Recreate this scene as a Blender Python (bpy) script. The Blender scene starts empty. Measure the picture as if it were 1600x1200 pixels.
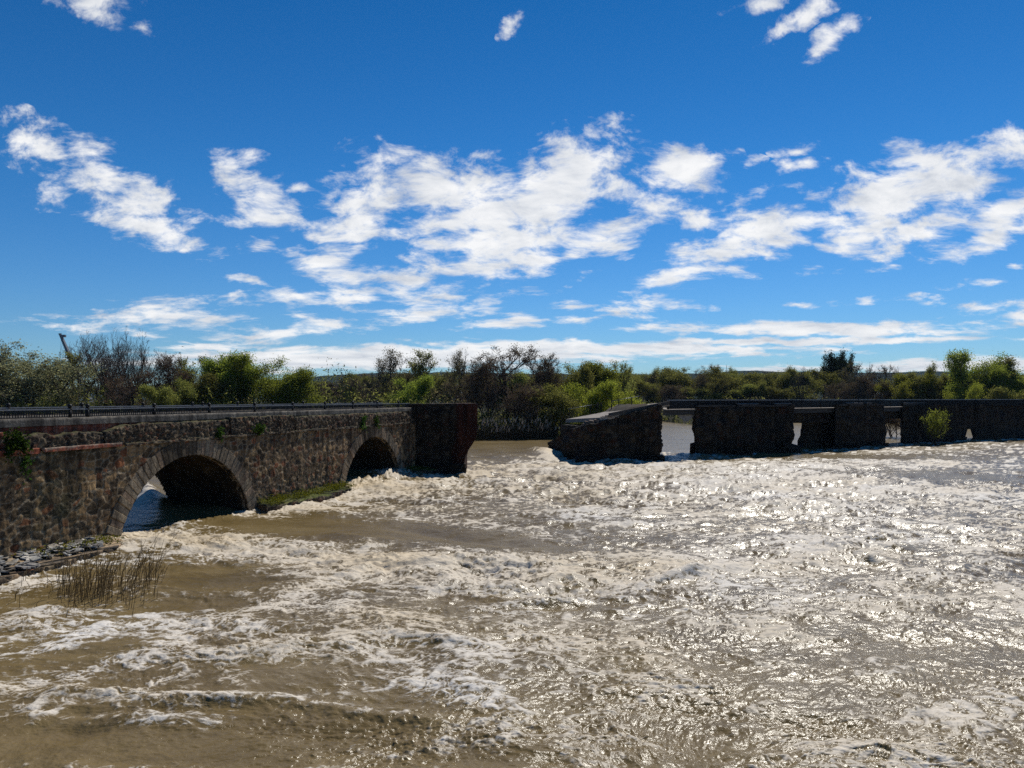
import bpy, math, random
import numpy as np
from math import radians as R
scene = bpy.context.scene
HAZE = .00004
C = scene.collection
RNG = np.random.default_rng(11)
random.seed(5)

# ------------------------------------------------------------------ numpy noise
def hsh(ix, iy, iz, seed):
    h = (ix.astype(np.int64)*374761393 + iy.astype(np.int64)*668265263 + iz.astype(np.int64)*2147483647*3 + seed*974634533) & 0xffffffff
    h = ((h ^ (h >> 13))*1274126177) & 0xffffffff
    h = ((h ^ (h >> 15))*2246822519) & 0xffffffff
    return (h ^ (h >> 16)) & 0xffffffff
def h01(ix, iy, iz=None, seed=0):
    if iz is None: iz = np.zeros_like(ix)
    return hsh(ix, iy, iz, seed)/4294967296.0
def noise2(x, y, seed=0):
    x0 = np.floor(x); y0 = np.floor(y); fx = x-x0; fy = y-y0
    ux = fx*fx*fx*(fx*(fx*6-15)+10); uy = fy*fy*fy*(fy*(fy*6-15)+10)
    def g(i, j):
        a = h01(x0+i, y0+j, None, seed)*2*math.pi
        return np.cos(a)*(fx-i)+np.sin(a)*(fy-j)
    a = g(0,0); b = g(1,0); c = g(0,1); d = g(1,1)
    return ((a+(b-a)*ux) + ((c+(d-c)*ux)-(a+(b-a)*ux))*uy)*1.45
def fbm2(x, y, oc, seed=0, gain=.5):
    s = 0; a = 1; t = 0
    for k in range(oc):
        s = s+a*noise2(x, y, seed+k*7); t += a; a *= gain; x = x*2.03+1.7; y = y*2.03-3.1
    return s/t
def noise3(x, y, z, seed=0):                       # value noise
    x0 = np.floor(x); y0 = np.floor(y); z0 = np.floor(z)
    fx = x-x0; fy = y-y0; fz = z-z0
    fx = fx*fx*(3-2*fx); fy = fy*fy*(3-2*fy); fz = fz*fz*(3-2*fz)
    r = 0
    for i in (0,1):
        for j in (0,1):
            for k in (0,1):
                w = (fx if i else 1-fx)*(fy if j else 1-fy)*(fz if k else 1-fz)
                r = r+w*h01(x0+i, y0+j, z0+k, seed)
    return r*2-1
def voro2(x, y, seed=0, jit=.85):
    x0 = np.floor(x); y0 = np.floor(y)
    f1 = np.full(x.shape, 9.); f2 = np.full(x.shape, 9.); cid = np.zeros(x.shape)
    for i in (-1,0,1):
        for j in (-1,0,1):
            cx = x0+i; cy = y0+j
            px = cx+.5+(h01(cx, cy, None, seed)-.5)*jit; py = cy+.5+(h01(cx, cy, None, seed+91)-.5)*jit
            d = np.maximum(np.abs(px-x), np.abs(py-y))*.55+np.hypot(px-x, py-y)*.45
            c = h01(cx, cy, None, seed+17)
            n = d < f1
            f2 = np.where(n, f1, np.minimum(f2, d)); cid = np.where(n, c, cid); f1 = np.where(n, d, f1)
    return f1, f2, cid
def sst(a, b, x):
    t = np.clip((x-a)/(b-a), 0, 1); return t*t*(3-2*t)

# ------------------------------------------------------------------ object helpers
def tag(o, label, cat, group=None):
    o['label'] = label; o['category'] = cat
    if group: o['group'] = group
    return o
def empty(name, loc, label, cat, group=None):
    o = bpy.data.objects.new(name, None); C.objects.link(o); o.location = loc
    o.empty_display_size = .5
    return tag(o, label, cat, group)
def link(name, me, mat=None, parent=None):
    o = bpy.data.objects.new(name, me); C.objects.link(o)
    if mat is not None and not me.materials:
        for m in (mat if isinstance(mat, (list, tuple)) else [mat]): me.materials.append(m)
    if parent:
        o.parent = parent
        p = parent; off = [0,0,0]
        # parts are modelled in world space: undo the chain of parent locations
        while p is not None:
            off = [a+b for a, b in zip(off, p.location)]; p = p.parent
        o.location = [-a for a in off]
    return o
def grid_mesh(name, V, quads, smooth=True, cols=None, mats=None):
    V = np.asarray(V, dtype=np.float32); Q = np.asarray(quads, dtype=np.int32)
    n = Q.shape[1]
    me = bpy.data.meshes.new(name)
    me.vertices.add(len(V)); me.vertices.foreach_set('co', V.ravel())
    me.loops.add(Q.size); me.loops.foreach_set('vertex_index', Q.ravel())
    me.polygons.add(len(Q)); me.polygons.foreach_set('loop_start', np.arange(0, Q.size, n, dtype=np.int32))
    me.polygons.foreach_set('use_smooth', np.full(len(Q), smooth))
    if mats is not None: me.polygons.foreach_set('material_index', np.asarray(mats, dtype=np.int32))
    for k, c in (cols or {}).items():
        c = np.asarray(c, dtype=np.float32)
        if c.ndim == 1:
            a = me.attributes.new(k, 'FLOAT', 'POINT'); a.data.foreach_set('value', c)
        else:
            a = me.attributes.new(k, 'FLOAT_COLOR', 'POINT')
            a.data.foreach_set('color', np.concatenate([c, np.ones((len(c),1), np.float32)], 1).ravel())
    me.update(calc_edges=True); me.validate()
    return me
def gridquads(nr, nc, keep=None):
    i = np.arange(nr-1)[:,None]*nc+np.arange(nc-1)[None,:]
    q = np.stack([i, i+1, i+1+nc, i+nc], -1)
    q = q.reshape(-1,4) if keep is None else q[keep]
    return q
class MB:
    def __init__(s): s.v = []; s.f = []; s.c = []
    def add(s, vs, fs, col=(.5,.5,.5)):
        n = len(s.v); s.v += [tuple(map(float, v)) for v in vs]; s.f += [tuple(i+n for i in f) for f in fs]; s.c += [tuple(col)]*len(vs)
    def hexa(s, p, col=(.5,.5,.5)):          # p: 4 bottom (ccw), 4 top
        s.add(p, [(3,2,1,0),(4,5,6,7),(0,1,5,4),(1,2,6,5),(2,3,7,6),(3,0,4,7)], col)
    def box(s, c, ax, ay, az, col=(.5,.5,.5)): # centre and three half-axis vectors
        c, ax, ay, az = map(np.array, (c, ax, ay, az))
        s.hexa([c-ax-ay-az, c+ax-ay-az, c+ax+ay-az, c-ax+ay-az, c-ax-ay+az, c+ax-ay+az, c+ax+ay+az, c-ax+ay+az], col)
    def tube(s, p, q, r0, r1=None, n=6, col=(.5,.5,.5)):
        p = np.array(p, float); q = np.array(q, float); r1 = r0 if r1 is None else r1
        d = q-p; d /= max(np.linalg.norm(d), 1e-9)
        a = np.cross(d, (0,0,1) if abs(d[2]) < .9 else (1,0,0)); a /= np.linalg.norm(a); b = np.cross(d, a)
        an = [2*math.pi*k/n for k in range(n)]
        vs = [p+(a*math.cos(t)+b*math.sin(t))*r0 for t in an]+[q+(a*math.cos(t)+b*math.sin(t))*r1 for t in an]
        s.add(vs, [(k, (k+1)%n, n+(k+1)%n, n+k) for k in range(n)]+[tuple(range(n-1,-1,-1)), tuple(range(n, 2*n))], col)
    def ball(s, c, r, col=(.5,.5,.5), nu=8, nv=6):
        vs = [(c[0], c[1], c[2]-r)]
        for j in range(1, nv):
            t = -math.pi/2+math.pi*j/nv
            vs += [(c[0]+r*math.cos(t)*math.cos(2*math.pi*k/nu), c[1]+r*math.cos(t)*math.sin(2*math.pi*k/nu), c[2]+r*math.sin(t)) for k in range(nu)]
        vs.append((c[0], c[1], c[2]+r)); L = len(vs)-1
        fs = [(0, 1+(k+1)%nu, 1+k) for k in range(nu)]
        for j in range(nv-2):
            for k in range(nu):
                a = 1+j*nu+k; b = 1+j*nu+(k+1)%nu; fs.append((a, b, b+nu, a+nu))
        fs += [(L, L-nu+k, L-nu+(k+1)%nu) for k in range(nu)]
        s.add(vs, fs, col)
    def build(s, name, mat, parent=None, smooth=False):
        me = bpy.data.meshes.new(name); me.from_pydata(s.v, [], s.f)
        a = me.attributes.new('tint', 'FLOAT_COLOR', 'POINT')
        a.data.foreach_set('color', np.concatenate([np.array(s.c, np.float32), np.ones((len(s.c),1), np.float32)], 1).ravel())
        if smooth: me.polygons.foreach_set('use_smooth', [True]*len(me.polygons))
        me.update()
        return link(name, me, mat, parent)

# ------------------------------------------------------------------ materials
def mat(name):
    m = bpy.data.materials.new(name); m.use_nodes = True
    nt = m.node_tree; nt.nodes.clear()
    return m, nt, nt.nodes, nt.links
def nd(nt, t, **k):
    n = nt.nodes.new(t)
    for a, b in k.items():
        if a.startswith('i_'):
            key = a[2:]; key = int(key) if key.isdigit() else key.replace('_', ' ')
            n.inputs[key].default_value = b
        else: setattr(n, a, b)
    return n
def ramp(nt, pts):
    n = nt.nodes.new('ShaderNodeValToRGB'); e = n.color_ramp.elements
    while len(e) > 1: e.remove(e[-1])
    e[0].position = pts[0][0]; e[0].color = (*pts[0][1], 1)
    for p, c in pts[1:]:
        x = e.new(p); x.color = (*c, 1)
    return n
def stone_mat(name, k=1.0, rough=.9, nscale=7, bump=.6, moss=0.0):
    m, nt, N, L = mat(name)
    at = nd(nt, 'ShaderNodeAttribute', attribute_name='tint')
    tc = nd(nt, 'ShaderNodeTexCoord')
    n1 = nd(nt, 'ShaderNodeTexNoise', i_Scale=nscale, i_Detail=7., i_Roughness=.68); L.new(tc.outputs['Object'], n1.inputs['Vector'])
    n2 = nd(nt, 'ShaderNodeTexNoise', i_Scale=.55, i_Detail=4., i_Roughness=.6); L.new(tc.outputs['Object'], n2.inputs['Vector'])
    mp = nd(nt, 'ShaderNodeMapping'); mp.inputs['Scale'].default_value = (2.2, 2.2, .22); L.new(tc.outputs['Object'], mp.inputs[0])
    n3 = nd(nt, 'ShaderNodeTexNoise', i_Scale=1., i_Detail=4., i_Roughness=.6); L.new(mp.outputs[0], n3.inputs['Vector'])
    r1 = ramp(nt, [(.25, (.35,.35,.35)), (.5, (.95,.95,.95)), (.75, (1.7,1.65,1.55))]); L.new(n1.outputs[0], r1.inputs[0])
    r2 = ramp(nt, [(.3, (.6,.6,.62)), (.7, (1.25,1.22,1.15))]); L.new(n2.outputs[0], r2.inputs[0])
    r3 = ramp(nt, [(.36, (.42,.42,.44)), (.55, (1.05,1.05,1.05))]); L.new(n3.outputs[0], r3.inputs[0])
    a = nd(nt, 'ShaderNodeMix', data_type='RGBA', blend_type='MULTIPLY'); a.inputs[0].default_value = 1
    b = nd(nt, 'ShaderNodeMix', data_type='RGBA', blend_type='MULTIPLY'); b.inputs[0].default_value = 1
    c = nd(nt, 'ShaderNodeMix', data_type='RGBA', blend_type='MULTIPLY'); c.inputs[0].default_value = 1
    d = nd(nt, 'ShaderNodeMix', data_type='RGBA', blend_type='MULTIPLY'); d.inputs[0].default_value = 1
    for x in (a,b,c,d): x.clamp_result = False
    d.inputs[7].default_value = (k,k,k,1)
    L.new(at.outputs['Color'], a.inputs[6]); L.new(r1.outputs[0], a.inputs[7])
    L.new(a.outputs[2], b.inputs[6]); L.new(r2.outputs[0], b.inputs[7])
    L.new(b.outputs[2], c.inputs[6]); L.new(r3.outputs[0], c.inputs[7])
    L.new(c.outputs[2], d.inputs[6])
    col = d.outputs[2]
    if moss:
        ge = nd(nt, 'ShaderNodeNewGeometry'); sp = nd(nt, 'ShaderNodeSeparateXYZ'); L.new(ge.outputs['Normal'], sp.inputs[0])
        mm = nd(nt, 'ShaderNodeMath', operation='MULTIPLY_ADD', i_1=.7, i_2=-.15); L.new(n2.outputs[0], mm.inputs[0])
        ad = nd(nt, 'ShaderNodeMath', operation='ADD'); L.new(mm.outputs[0], ad.inputs[0]); L.new(sp.outputs[2], ad.inputs[1])
        mr = nd(nt, 'ShaderNodeMapRange'); mr.inputs[1].default_value = .75; mr.inputs[2].default_value = 1.05; mr.inputs[4].default_value = moss; L.new(ad.outputs[0], mr.inputs[0])
        e = nd(nt, 'ShaderNodeMix', data_type='RGBA'); L.new(mr.outputs[0], e.inputs[0]); L.new(col, e.inputs[6])
        gr = ramp(nt, [(.35, (.02,.03,.006)), (.6, (.10,.115,.018)), (.75, (.2,.19,.05))]); L.new(n1.outputs[0], gr.inputs[0]); L.new(gr.outputs[0], e.inputs[7])
        col = e.outputs[2]
    bp = nd(nt, 'ShaderNodeBump', i_Strength=bump, i_Distance=.06); L.new(n1.outputs[0], bp.inputs['Height'])
    p = nd(nt, 'ShaderNodeBsdfPrincipled', i_Roughness=rough); p.inputs['Specular IOR Level'].default_value = .15
    L.new(col, p.inputs['Base Color']); L.new(bp.outputs[0], p.inputs['Normal'])
    o = nd(nt, 'ShaderNodeOutputMaterial'); L.new(p.outputs[0], o.inputs[0])
    return m
def plain_mat(name, col, rough=.6, metal=0., var=.25, scale=3., spec=.3):
    m, nt, N, L = mat(name)
    tc = nd(nt, 'ShaderNodeTexCoord'); n = nd(nt, 'ShaderNodeTexNoise', i_Scale=scale, i_Detail=5.); L.new(tc.outputs['Object'], n.inputs['Vector'])
    r = ramp(nt, [(.3, tuple(c*(1-var) for c in col)), (.7, tuple(c*(1+var) for c in col))]); L.new(n.outputs[0], r.inputs[0])
    p = nd(nt, 'ShaderNodeBsdfPrincipled', i_Roughness=rough, i_Metallic=metal); p.inputs['Specular IOR Level'].default_value = spec
    L.new(r.outputs[0], p.inputs['Base Color'])
    o = nd(nt, 'ShaderNodeOutputMaterial'); L.new(p.outputs[0], o.inputs[0])
    return m
def leaf_mat(name, lo, hi, trans=.45):
    m, nt, N, L = mat(name)
    ge = nd(nt, 'ShaderNodeNewGeometry'); oi = nd(nt, 'ShaderNodeObjectInfo')
    r = ramp(nt, [(0, lo), (1, hi)]); L.new(ge.outputs['Random Per Island'], r.inputs[0])
    hs = nd(nt, 'ShaderNodeHueSaturation'); L.new(r.outputs[0], hs.inputs['Color'])
    mr = nd(nt, 'ShaderNodeMapRange'); mr.inputs[3].default_value = .65; mr.inputs[4].default_value = 1.3; L.new(oi.outputs['Random'], mr.inputs[0]); L.new(mr.outputs[0], hs.inputs['Value'])
    mh = nd(nt, 'ShaderNodeMapRange'); mh.inputs[3].default_value = .485; mh.inputs[4].default_value = .515; L.new(oi.outputs['Random'], mh.inputs[0]); L.new(mh.outputs[0], hs.inputs['Hue'])
    d = nd(nt, 'ShaderNodeBsdfDiffuse'); t = nd(nt, 'ShaderNodeBsdfTranslucent'); mx = nd(nt, 'ShaderNodeMixShader'); mx.inputs[0].default_value = trans
    L.new(hs.outputs[0], d.inputs[0]); L.new(hs.outputs[0], t.inputs[0]); L.new(d.outputs[0], mx.inputs[1]); L.new(t.outputs[0], mx.inputs[2])
    o = nd(nt, 'ShaderNodeOutputMaterial'); L.new(mx.outputs[0], o.inputs[0])
    return m
M = {}
M['stone'] = stone_mat('rubble_stone', 1.18)
M['stone_ring'] = stone_mat('dressed_arch_stone', .95)
M['stone_dark'] = stone_mat('shaded_rubble_stone', .19)  # rubble stone with the shade of backlit faces put into its colour
M['stone_vault'] = stone_mat('shaded_vault_stone', .22)  # same stone, darkened in colour for the shade inside the arches
M['stone_moss_light'] = stone_mat('slightly_mossy_stone', .6, moss=.35)
M['stone_moss'] = stone_mat('mossy_stone', .6, moss=.95)
M['stone_pale'] = stone_mat('pale_stone', 1.25, nscale=5)
M['iron'] = plain_mat('dark_painted_iron', (.008,.008,.009), .6, 0., .3, 8., .25)
M['iron_rail'] = plain_mat('sunlit_iron_rail', (.16,.16,.17), .4, 0., .3, 8., .6)  # lighter than the other iron: sunlight on the rail top painted in
M['concrete'] = plain_mat('concrete_deck', (.24,.21,.18), .9, 0., .3, 2., .2)
M['concrete_dark'] = plain_mat('shaded_concrete', (.05,.047,.044), .9, 0., .35, 2., .2)  # dark copy of the concrete, shade of the fronts painted in
M['bark'] = plain_mat('bark', (.055,.043,.034), .95, 0., .35, 4., .1)
M['twig'] = plain_mat('twigs', (.115,.09,.072), .95, 0., .3, 2., .1)
M['twig_red'] = plain_mat('reddish_twigs', (.15,.095,.068), .95, 0., .3, 2., .1)
M['leaf_green'] = leaf_mat('spring_leaves', (.11,.135,.022), (.32,.35,.05), .58)
M['leaf_olive'] = leaf_mat('olive_leaves', (.11,.12,.03), (.31,.30,.07), .54)
M['leaf_yellow'] = leaf_mat('yellow_green_leaves', (.14,.16,.02), (.37,.38,.05), .58)
M['leaf_willow'] = leaf_mat('pale_willow_leaves', (.15,.15,.075), (.34,.33,.17), .55)
M['leaf_bud'] = leaf_mat('budding_leaves', (.10,.085,.045), (.24,.20,.09), .48)
M['leaf_dark'] = leaf_mat('evergreen_leaves', (.014,.022,.008), (.045,.06,.02), .3)
M['ivy'] = leaf_mat('ivy_leaves', (.02,.045,.008), (.07,.13,.02), .4)
M['moss_leaf'] = leaf_mat('moss_and_grass', (.05,.06,.006), (.22,.21,.02), .35)
M['reed'] = plain_mat('dry_reed_stems', (.06,.042,.02), .8, 0., .4, 6., .2)
M['reed_wet'] = plain_mat('flooded_reed_stems', (.17,.115,.05), .8, 0., .4, 6., .2)
M['plume'] = plain_mat('reed_plumes', (.38,.30,.22), .9, 0., .3, 6., .1)
M['steel_far'] = plain_mat('pale_pylon_concrete', (.10,.11,.125), .7, 0., .1, .1, .2)

# ------------------------------------------------------------------ camera
H = 7.0; F = 1200.0; VH = 622.0
def at(u, v, Y): return np.array([(u-800)/F*Y, Y, H-(v-VH)/F*Y])
cam = bpy.data.cameras.new('camera'); co = bpy.data.objects.new('camera', cam); C.objects.link(co)
co.location = (0,0,H); co.rotation_euler = (R(90),0,0)
cam.sensor_width = 36; cam.lens = 36*F/1600; cam.shift_y = (VH-600)/1600
cam.clip_start = .5; cam.clip_end = 12000
scene.camera = co

# ------------------------------------------------------------------ light
SUN_AZ = 25.0; SUN_EL = 47.0          # azimuth to the right of +Y
sd = bpy.data.lights.new('sun', 'SUN'); sd.energy = 4.6; sd.angle = R(.53); sd.color = (1,.95,.86)
so = bpy.data.objects.new('sun', sd); C.objects.link(so); so.location = (60,120,150)
so.rotation_euler = (R(90-SUN_EL), 0, R(180-SUN_AZ))
w = bpy.data.worlds.new('World'); scene.world = w; w.use_nodes = True
nt = w.node_tree; nt.nodes.clear(); L = nt.links
sky = nd(nt, 'ShaderNodeTexSky', sky_type='NISHITA', sun_disc=False)
sky.sun_elevation = R(SUN_EL); sky.sun_rotation = R(SUN_AZ); sky.altitude = 400; sky.air_density = 1.; sky.dust_density = .05; sky.ozone_density = 3.
SKY_K = .062
hs0 = nd(nt, 'ShaderNodeHueSaturation', i_Saturation=1.15, i_Value=1.0, i_Hue=.5); L.new(sky.outputs[0], hs0.inputs['Color'])
hs = nd(nt, 'ShaderNodeMix', data_type='RGBA', blend_type='MULTIPLY'); hs.inputs[0].default_value = 1; hs.clamp_result = False
L.new(hs0.outputs[0], hs.inputs[6])
tcs = nd(nt, 'ShaderNodeTexCoord'); sps = nd(nt, 'ShaderNodeSeparateXYZ'); L.new(tcs.outputs['Generated'], sps.inputs[0])
tint = ramp(nt, [(0, (.72,1.,1.35)), (.12, (.55,1.,1.42)), (.26, (.33,.96,1.40)), (.46, (.16,.80,1.22)), (1, (.2,.8,1.2))]); L.new(sps.outputs[2], tint.inputs[0]); L.new(tint.outputs[0], hs.inputs[7])
bg0 = nd(nt, 'ShaderNodeBackground', i_Strength=SKY_K); L.new(hs.outputs[2], bg0.inputs[0])
tc = nd(nt, 'ShaderNodeTexCoord'); sp = nd(nt, 'ShaderNodeSeparateXYZ'); L.new(tc.outputs['Generated'], sp.inputs[0])
def mth(op, a, b=None, c=None):
    n = nd(nt, 'ShaderNodeMath', operation=op)
    for i, x in enumerate((a, b, c)):
        if x is None: continue
        if isinstance(x, (int, float)): n.inputs[i].default_value = x
        else: L.new(x, n.inputs[i])
    return n.outputs[0]
X_, Y_, Z_ = sp.outputs
yy = mth('MAXIMUM', Y_, .05); zz = mth('MAXIMUM', Z_, .012)
tu = mth('DIVIDE', X_, yy); tw = mth('DIVIDE', Z_, yy)
cu = nd(nt, 'ShaderNodeCombineXYZ'); L.new(tu, cu.inputs[0]); L.new(tw, cu.inputs[1])
lw = mth('MULTIPLY', mth('LOGARITHM', mth('ADD', mth('MAXIMUM', tw, 0.), .06), 2.718), .42)
cp = nd(nt, 'ShaderNodeCombineXYZ'); L.new(tu, cp.inputs[0]); L.new(lw, cp.inputs[1])
nw = nd(nt, 'ShaderNodeTexNoise', i_Scale=7., i_Detail=2., i_Roughness=.5); L.new(cp.outputs[0], nw.inputs['Vector'])
wv = nd(nt, 'ShaderNodeVectorMath', operation='MULTIPLY_ADD'); L.new(nw.outputs['Color'], wv.inputs[0]); wv.inputs[1].default_value = (.10,.05,0); L.new(cp.outputs[0], wv.inputs[2])
mpn = nd(nt, 'ShaderNodeMapping'); mpn.inputs['Rotation'].default_value = (0,0,R(-10)); mpn.inputs['Scale'].default_value = (.8,1.25,1); L.new(wv.outputs[0], mpn.inputs[0])
nc = nd(nt, 'ShaderNodeTexNoise', i_Scale=20.0, i_Detail=10., i_Roughness=.63); L.new(mpn.outputs[0], nc.inputs['Vector'])
# distortion of the cloud outlines
nd2 = nd(nt, 'ShaderNodeTexNoise', i_Scale=16., i_Detail=4., i_Roughness=.6); L.new(cu.outputs[0], nd2.inputs['Vector'])
dv = nd(nt, 'ShaderNodeVectorMath', operation='MULTIPLY_ADD'); L.new(nd2.outputs['Color'], dv.inputs[0]); dv.inputs[1].default_value = (.035,.018,0); L.new(cu.outputs[0], dv.inputs[2])
dv2 = nd(nt, 'ShaderNodeVectorMath', operation='ADD'); L.new(dv.outputs[0], dv2.inputs[0]); dv2.inputs[1].default_value = (-.0175,-.009,0)
CL = [(60,228,80,34,-28,.9),(150,270,95,40,-33,1),(230,320,85,36,-30,1),(235,355,90,30,-14,1),(90,295,62,16,8,.55),(292,392,34,8,5,.7),(60,325,30,8,0,.4),
 (395,280,62,30,-18,.9),(420,320,66,26,-14,.95),(465,293,28,9,0,.8),(408,380,34,11,8,.8),(370,345,26,8,0,.5),
 (640,275,85,40,-18,.85),(700,310,115,60,-22,1.1),(545,345,62,42,20,1.05),(600,312,95,50,0,1),(760,340,120,70,0,1.2),(800,380,90,60,0,1.15),(900,262,95,55,18,1.1),(885,295,110,50,15,1.1),(830,345,120,62,0,1.1),(940,360,60,26,0,.75),(790,410,62,22,0,1),(505,400,68,26,10,.95),(640,440,92,34,5,1.05),(560,455,80,25,0,.9),(470,462,60,22,0,.8),(900,396,40,15,5,.8),(960,386,32,15,0,.85),(400,470,44,13,0,.75),(390,437,40,7,-8,.7),(745,245,36,8,5,.5),
 (1070,268,66,40,15,1.05),(1045,315,62,26,5,.75),(1010,345,46,18,5,.85),(1090,345,44,17,0,.9),
 (1195,360,95,46,15,1.1),(1130,388,90,30,18,1.1),(1040,435,76,18,15,1),(1235,350,50,36,10,1),(1160,420,44,11,0,.75),(1125,315,16,7,0,.6),
 (1250,235,33,9,5,.8),(1255,254,38,12,10,.85),(1240,290,28,10,8,.6),(1250,300,20,8,0,.6),(1285,413,45,9,10,.75),(1170,255,24,7,15,.55),
 (1400,312,112,66,20,1.15),(1450,282,112,56,15,1.15),(1365,370,86,36,8,1.1),(1535,250,92,32,20,1.05),(1455,352,112,30,12,1),(1570,335,82,30,17,1),(1550,372,72,20,15,1),(1595,240,45,28,0,1),(1500,230,40,14,30,.7),
 (250,497,125,24,3,1),(390,524,80,13,2,.95),(505,510,55,17,3,.95),(672,490,86,16,6,1),(780,507,76,10,3,.9),(812,497,28,9,0,.8),(888,476,32,10,0,.9),(895,500,38,8,0,.8),(980,484,54,14,3,.85),(1072,480,42,8,4,.85),(1250,475,22,5,0,.7),(1350,467,42,7,4,.7),(1440,467,32,8,0,.6),(1390,414,18,6,0,.7),(1455,410,24,8,0,.5),(1540,442,54,9,3,.75),(1550,483,56,10,5,.9),(1598,492,45,18,4,.9),(1592,414,16,6,0,.8),(1010,466,34,7,0,.7),(840,460,26,5,0,.5),
 (1290,513,250,11,0,1.55),(1240,533,270,6,1,1.45),(640,557,420,17,1,1.6),(930,546,320,11,0,1.5),(1130,546,150,5,1,1.3),(420,560,170,15,1,1.4),(1480,571,150,12,1,1.4),(1600,570,80,14,0,1),(1210,578,110,8,0,.95),(330,546,90,9,0,.85),(160,510,60,14,0,.6),(70,500,50,10,0,.45),(10,605,60,12,0,.8),
 (140,2,58,22,0,.95),(150,22,46,15,-12,.8),(225,47,20,11,-10,.75),(810,32,30,12,38,.62),(1190,8,50,16,10,.95),(1240,32,66,17,28,1),(1295,62,52,16,35,.95),(1275,85,32,10,35,.7),(915,185,16,4,15,.4),(1000,230,40,4,10,.35)]
acc = None
for (u, v, ru, rv, rot, st) in CL:
    mp = nd(nt, 'ShaderNodeMapping', vector_type='TEXTURE'); L.new(dv2.outputs[0], mp.inputs[0])
    mp.inputs['Location'].default_value = ((u-800)/F, (VH-v)/F, 0); mp.inputs['Rotation'].default_value = (0,0,R(rot)); mp.inputs['Scale'].default_value = (ru*1.55/F, rv*1.6/F, 1)
    g = nd(nt, 'ShaderNodeTexGradient', gradient_type='SPHERICAL'); L.new(mp.outputs[0], g.inputs[0])
    s = mth('MULTIPLY', g.outputs['Fac'], st)
    acc = s if acc is None else mth('MAXIMUM', acc, s)
dens = mth('ADD', mth('MULTIPLY', acc, 1.25), mth('MULTIPLY_ADD', nc.outputs[0], 3.9, -2.24))
mr = nd(nt, 'ShaderNodeMapRange', interpolation_type='SMOOTHSTEP'); L.new(dens, mr.inputs[0]); mr.inputs[1].default_value = -.02; mr.inputs[2].default_value = .95
gate = mth('MULTIPLY', mr.outputs[0], mth('GREATER_THAN', acc, .02))
# cloud body: bright rims and thin parts, slightly grey where thick
ns = nd(nt, 'ShaderNodeTexNoise', i_Scale=16., i_Detail=6., i_Roughness=.6)
sh = nd(nt, 'ShaderNodeVectorMath', operation='ADD'); L.new(mpn.outputs[0], sh.inputs[0]); sh.inputs[1].default_value = (.01,.02,0); L.new(sh.outputs[0], ns.inputs['Vector'])
cr = ramp(nt, [(.30, (.56,.60,.67)), (.46, (.80,.82,.85)), (.62, (.98,.98,.98))]); L.new(ns.outputs[0], cr.inputs[0])
mxc = nd(nt, 'ShaderNodeMix', data_type='RGBA'); L.new(mth('MULTIPLY', gate, .97), mxc.inputs[0])
skb = nd(nt, 'ShaderNodeMix', data_type='RGBA', blend_type='MULTIPLY'); skb.inputs[0].default_value = 1; skb.clamp_result = False; L.new(hs.outputs[2], skb.inputs[6]); skb.inputs[7].default_value = (SKY_K,SKY_K,SKY_K,1)
L.new(skb.outputs[2], mxc.inputs[6]); L.new(cr.outputs[0], mxc.inputs[7])
bg1 = nd(nt, 'ShaderNodeBackground', i_Strength=1.); L.new(mxc.outputs[2], bg1.inputs[0])
reg = mth('MULTIPLY', mth('GREATER_THAN', Y_, .3), mth('MULTIPLY', mth('LESS_THAN', tw, .56), mth('GREATER_THAN', Z_, 0.)))
ms = nd(nt, 'ShaderNodeMixShader'); L.new(reg, ms.inputs[0]); L.new(bg0.outputs[0], ms.inputs[1]); L.new(bg1.outputs[0], ms.inputs[2])
ow = nd(nt, 'ShaderNodeOutputWorld'); L.new(ms.outputs[0], ow.inputs[0])

# ------------------------------------------------------------------ river
AO = np.array([-20.5,30.8]); AD = np.array([.2687,.9632]); AN = np.array([.9632,-.2687])
def apos(s, off, zc):
    s = np.asarray(s, float); off = np.broadcast_to(np.asarray(off, float), s.shape); zc = np.broadcast_to(np.asarray(zc, float), s.shape)
    return np.stack([AO[0]+AD[0]*s+AN[0]*off, AO[1]+AD[1]*s+AN[1]*off, zc], -1)
BL = np.array([(-27,5),(-20.5,30.8),(-9,72),(-2,77),(5,88),(16.6,88),(34.8,98),(53,113),(86,131),(160,180)], float)
def side(x, y):                       # signed distance to the bridge line, + upstream
    best = np.full(x.shape, 1e9); sg = np.zeros(x.shape)
    for a, b in zip(BL[:-1], BL[1:]):
        d = b-a; l = np.hypot(*d); d = d/l
        t = np.clip((x-a[0])*d[0]+(y-a[1])*d[1], 0, l)
        dx = x-a[0]-d[0]*t; dy = y-a[1]-d[1]*t; r = np.hypot(dx, dy)
        c = d[0]*dy-d[1]*dx
        n = r < best; best = np.where(n, r, best); sg = np.where(n, np.sign(c), sg)
    return best*sg
wr = np.concatenate([np.arange(2800, 700, -60.), np.arange(700, 64, -.85), np.arange(64, 28, -1.6)])
rows = np.concatenate([H*F/wr, [330,380,450,600,900,1500]])
cl_ = np.arange(-.74, .7401, .00118); cols_ = np.concatenate([[-1.6,-1.3,-1.05,-.9,-.8], cl_, [.8,.9,1.05,1.3,1.6]])
YY, TT = np.meshgrid(rows, cols_, indexing='ij'); XX = TT*YY
x = XX.ravel(); y = YY.ravel(); U = 800+F*x/y; Vp = VH+H*F/y
drow = np.repeat(np.gradient(rows), len(cols_)); sp_ = np.maximum(drow*.8, y*.00118)
sdv = side(x, y)
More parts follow.
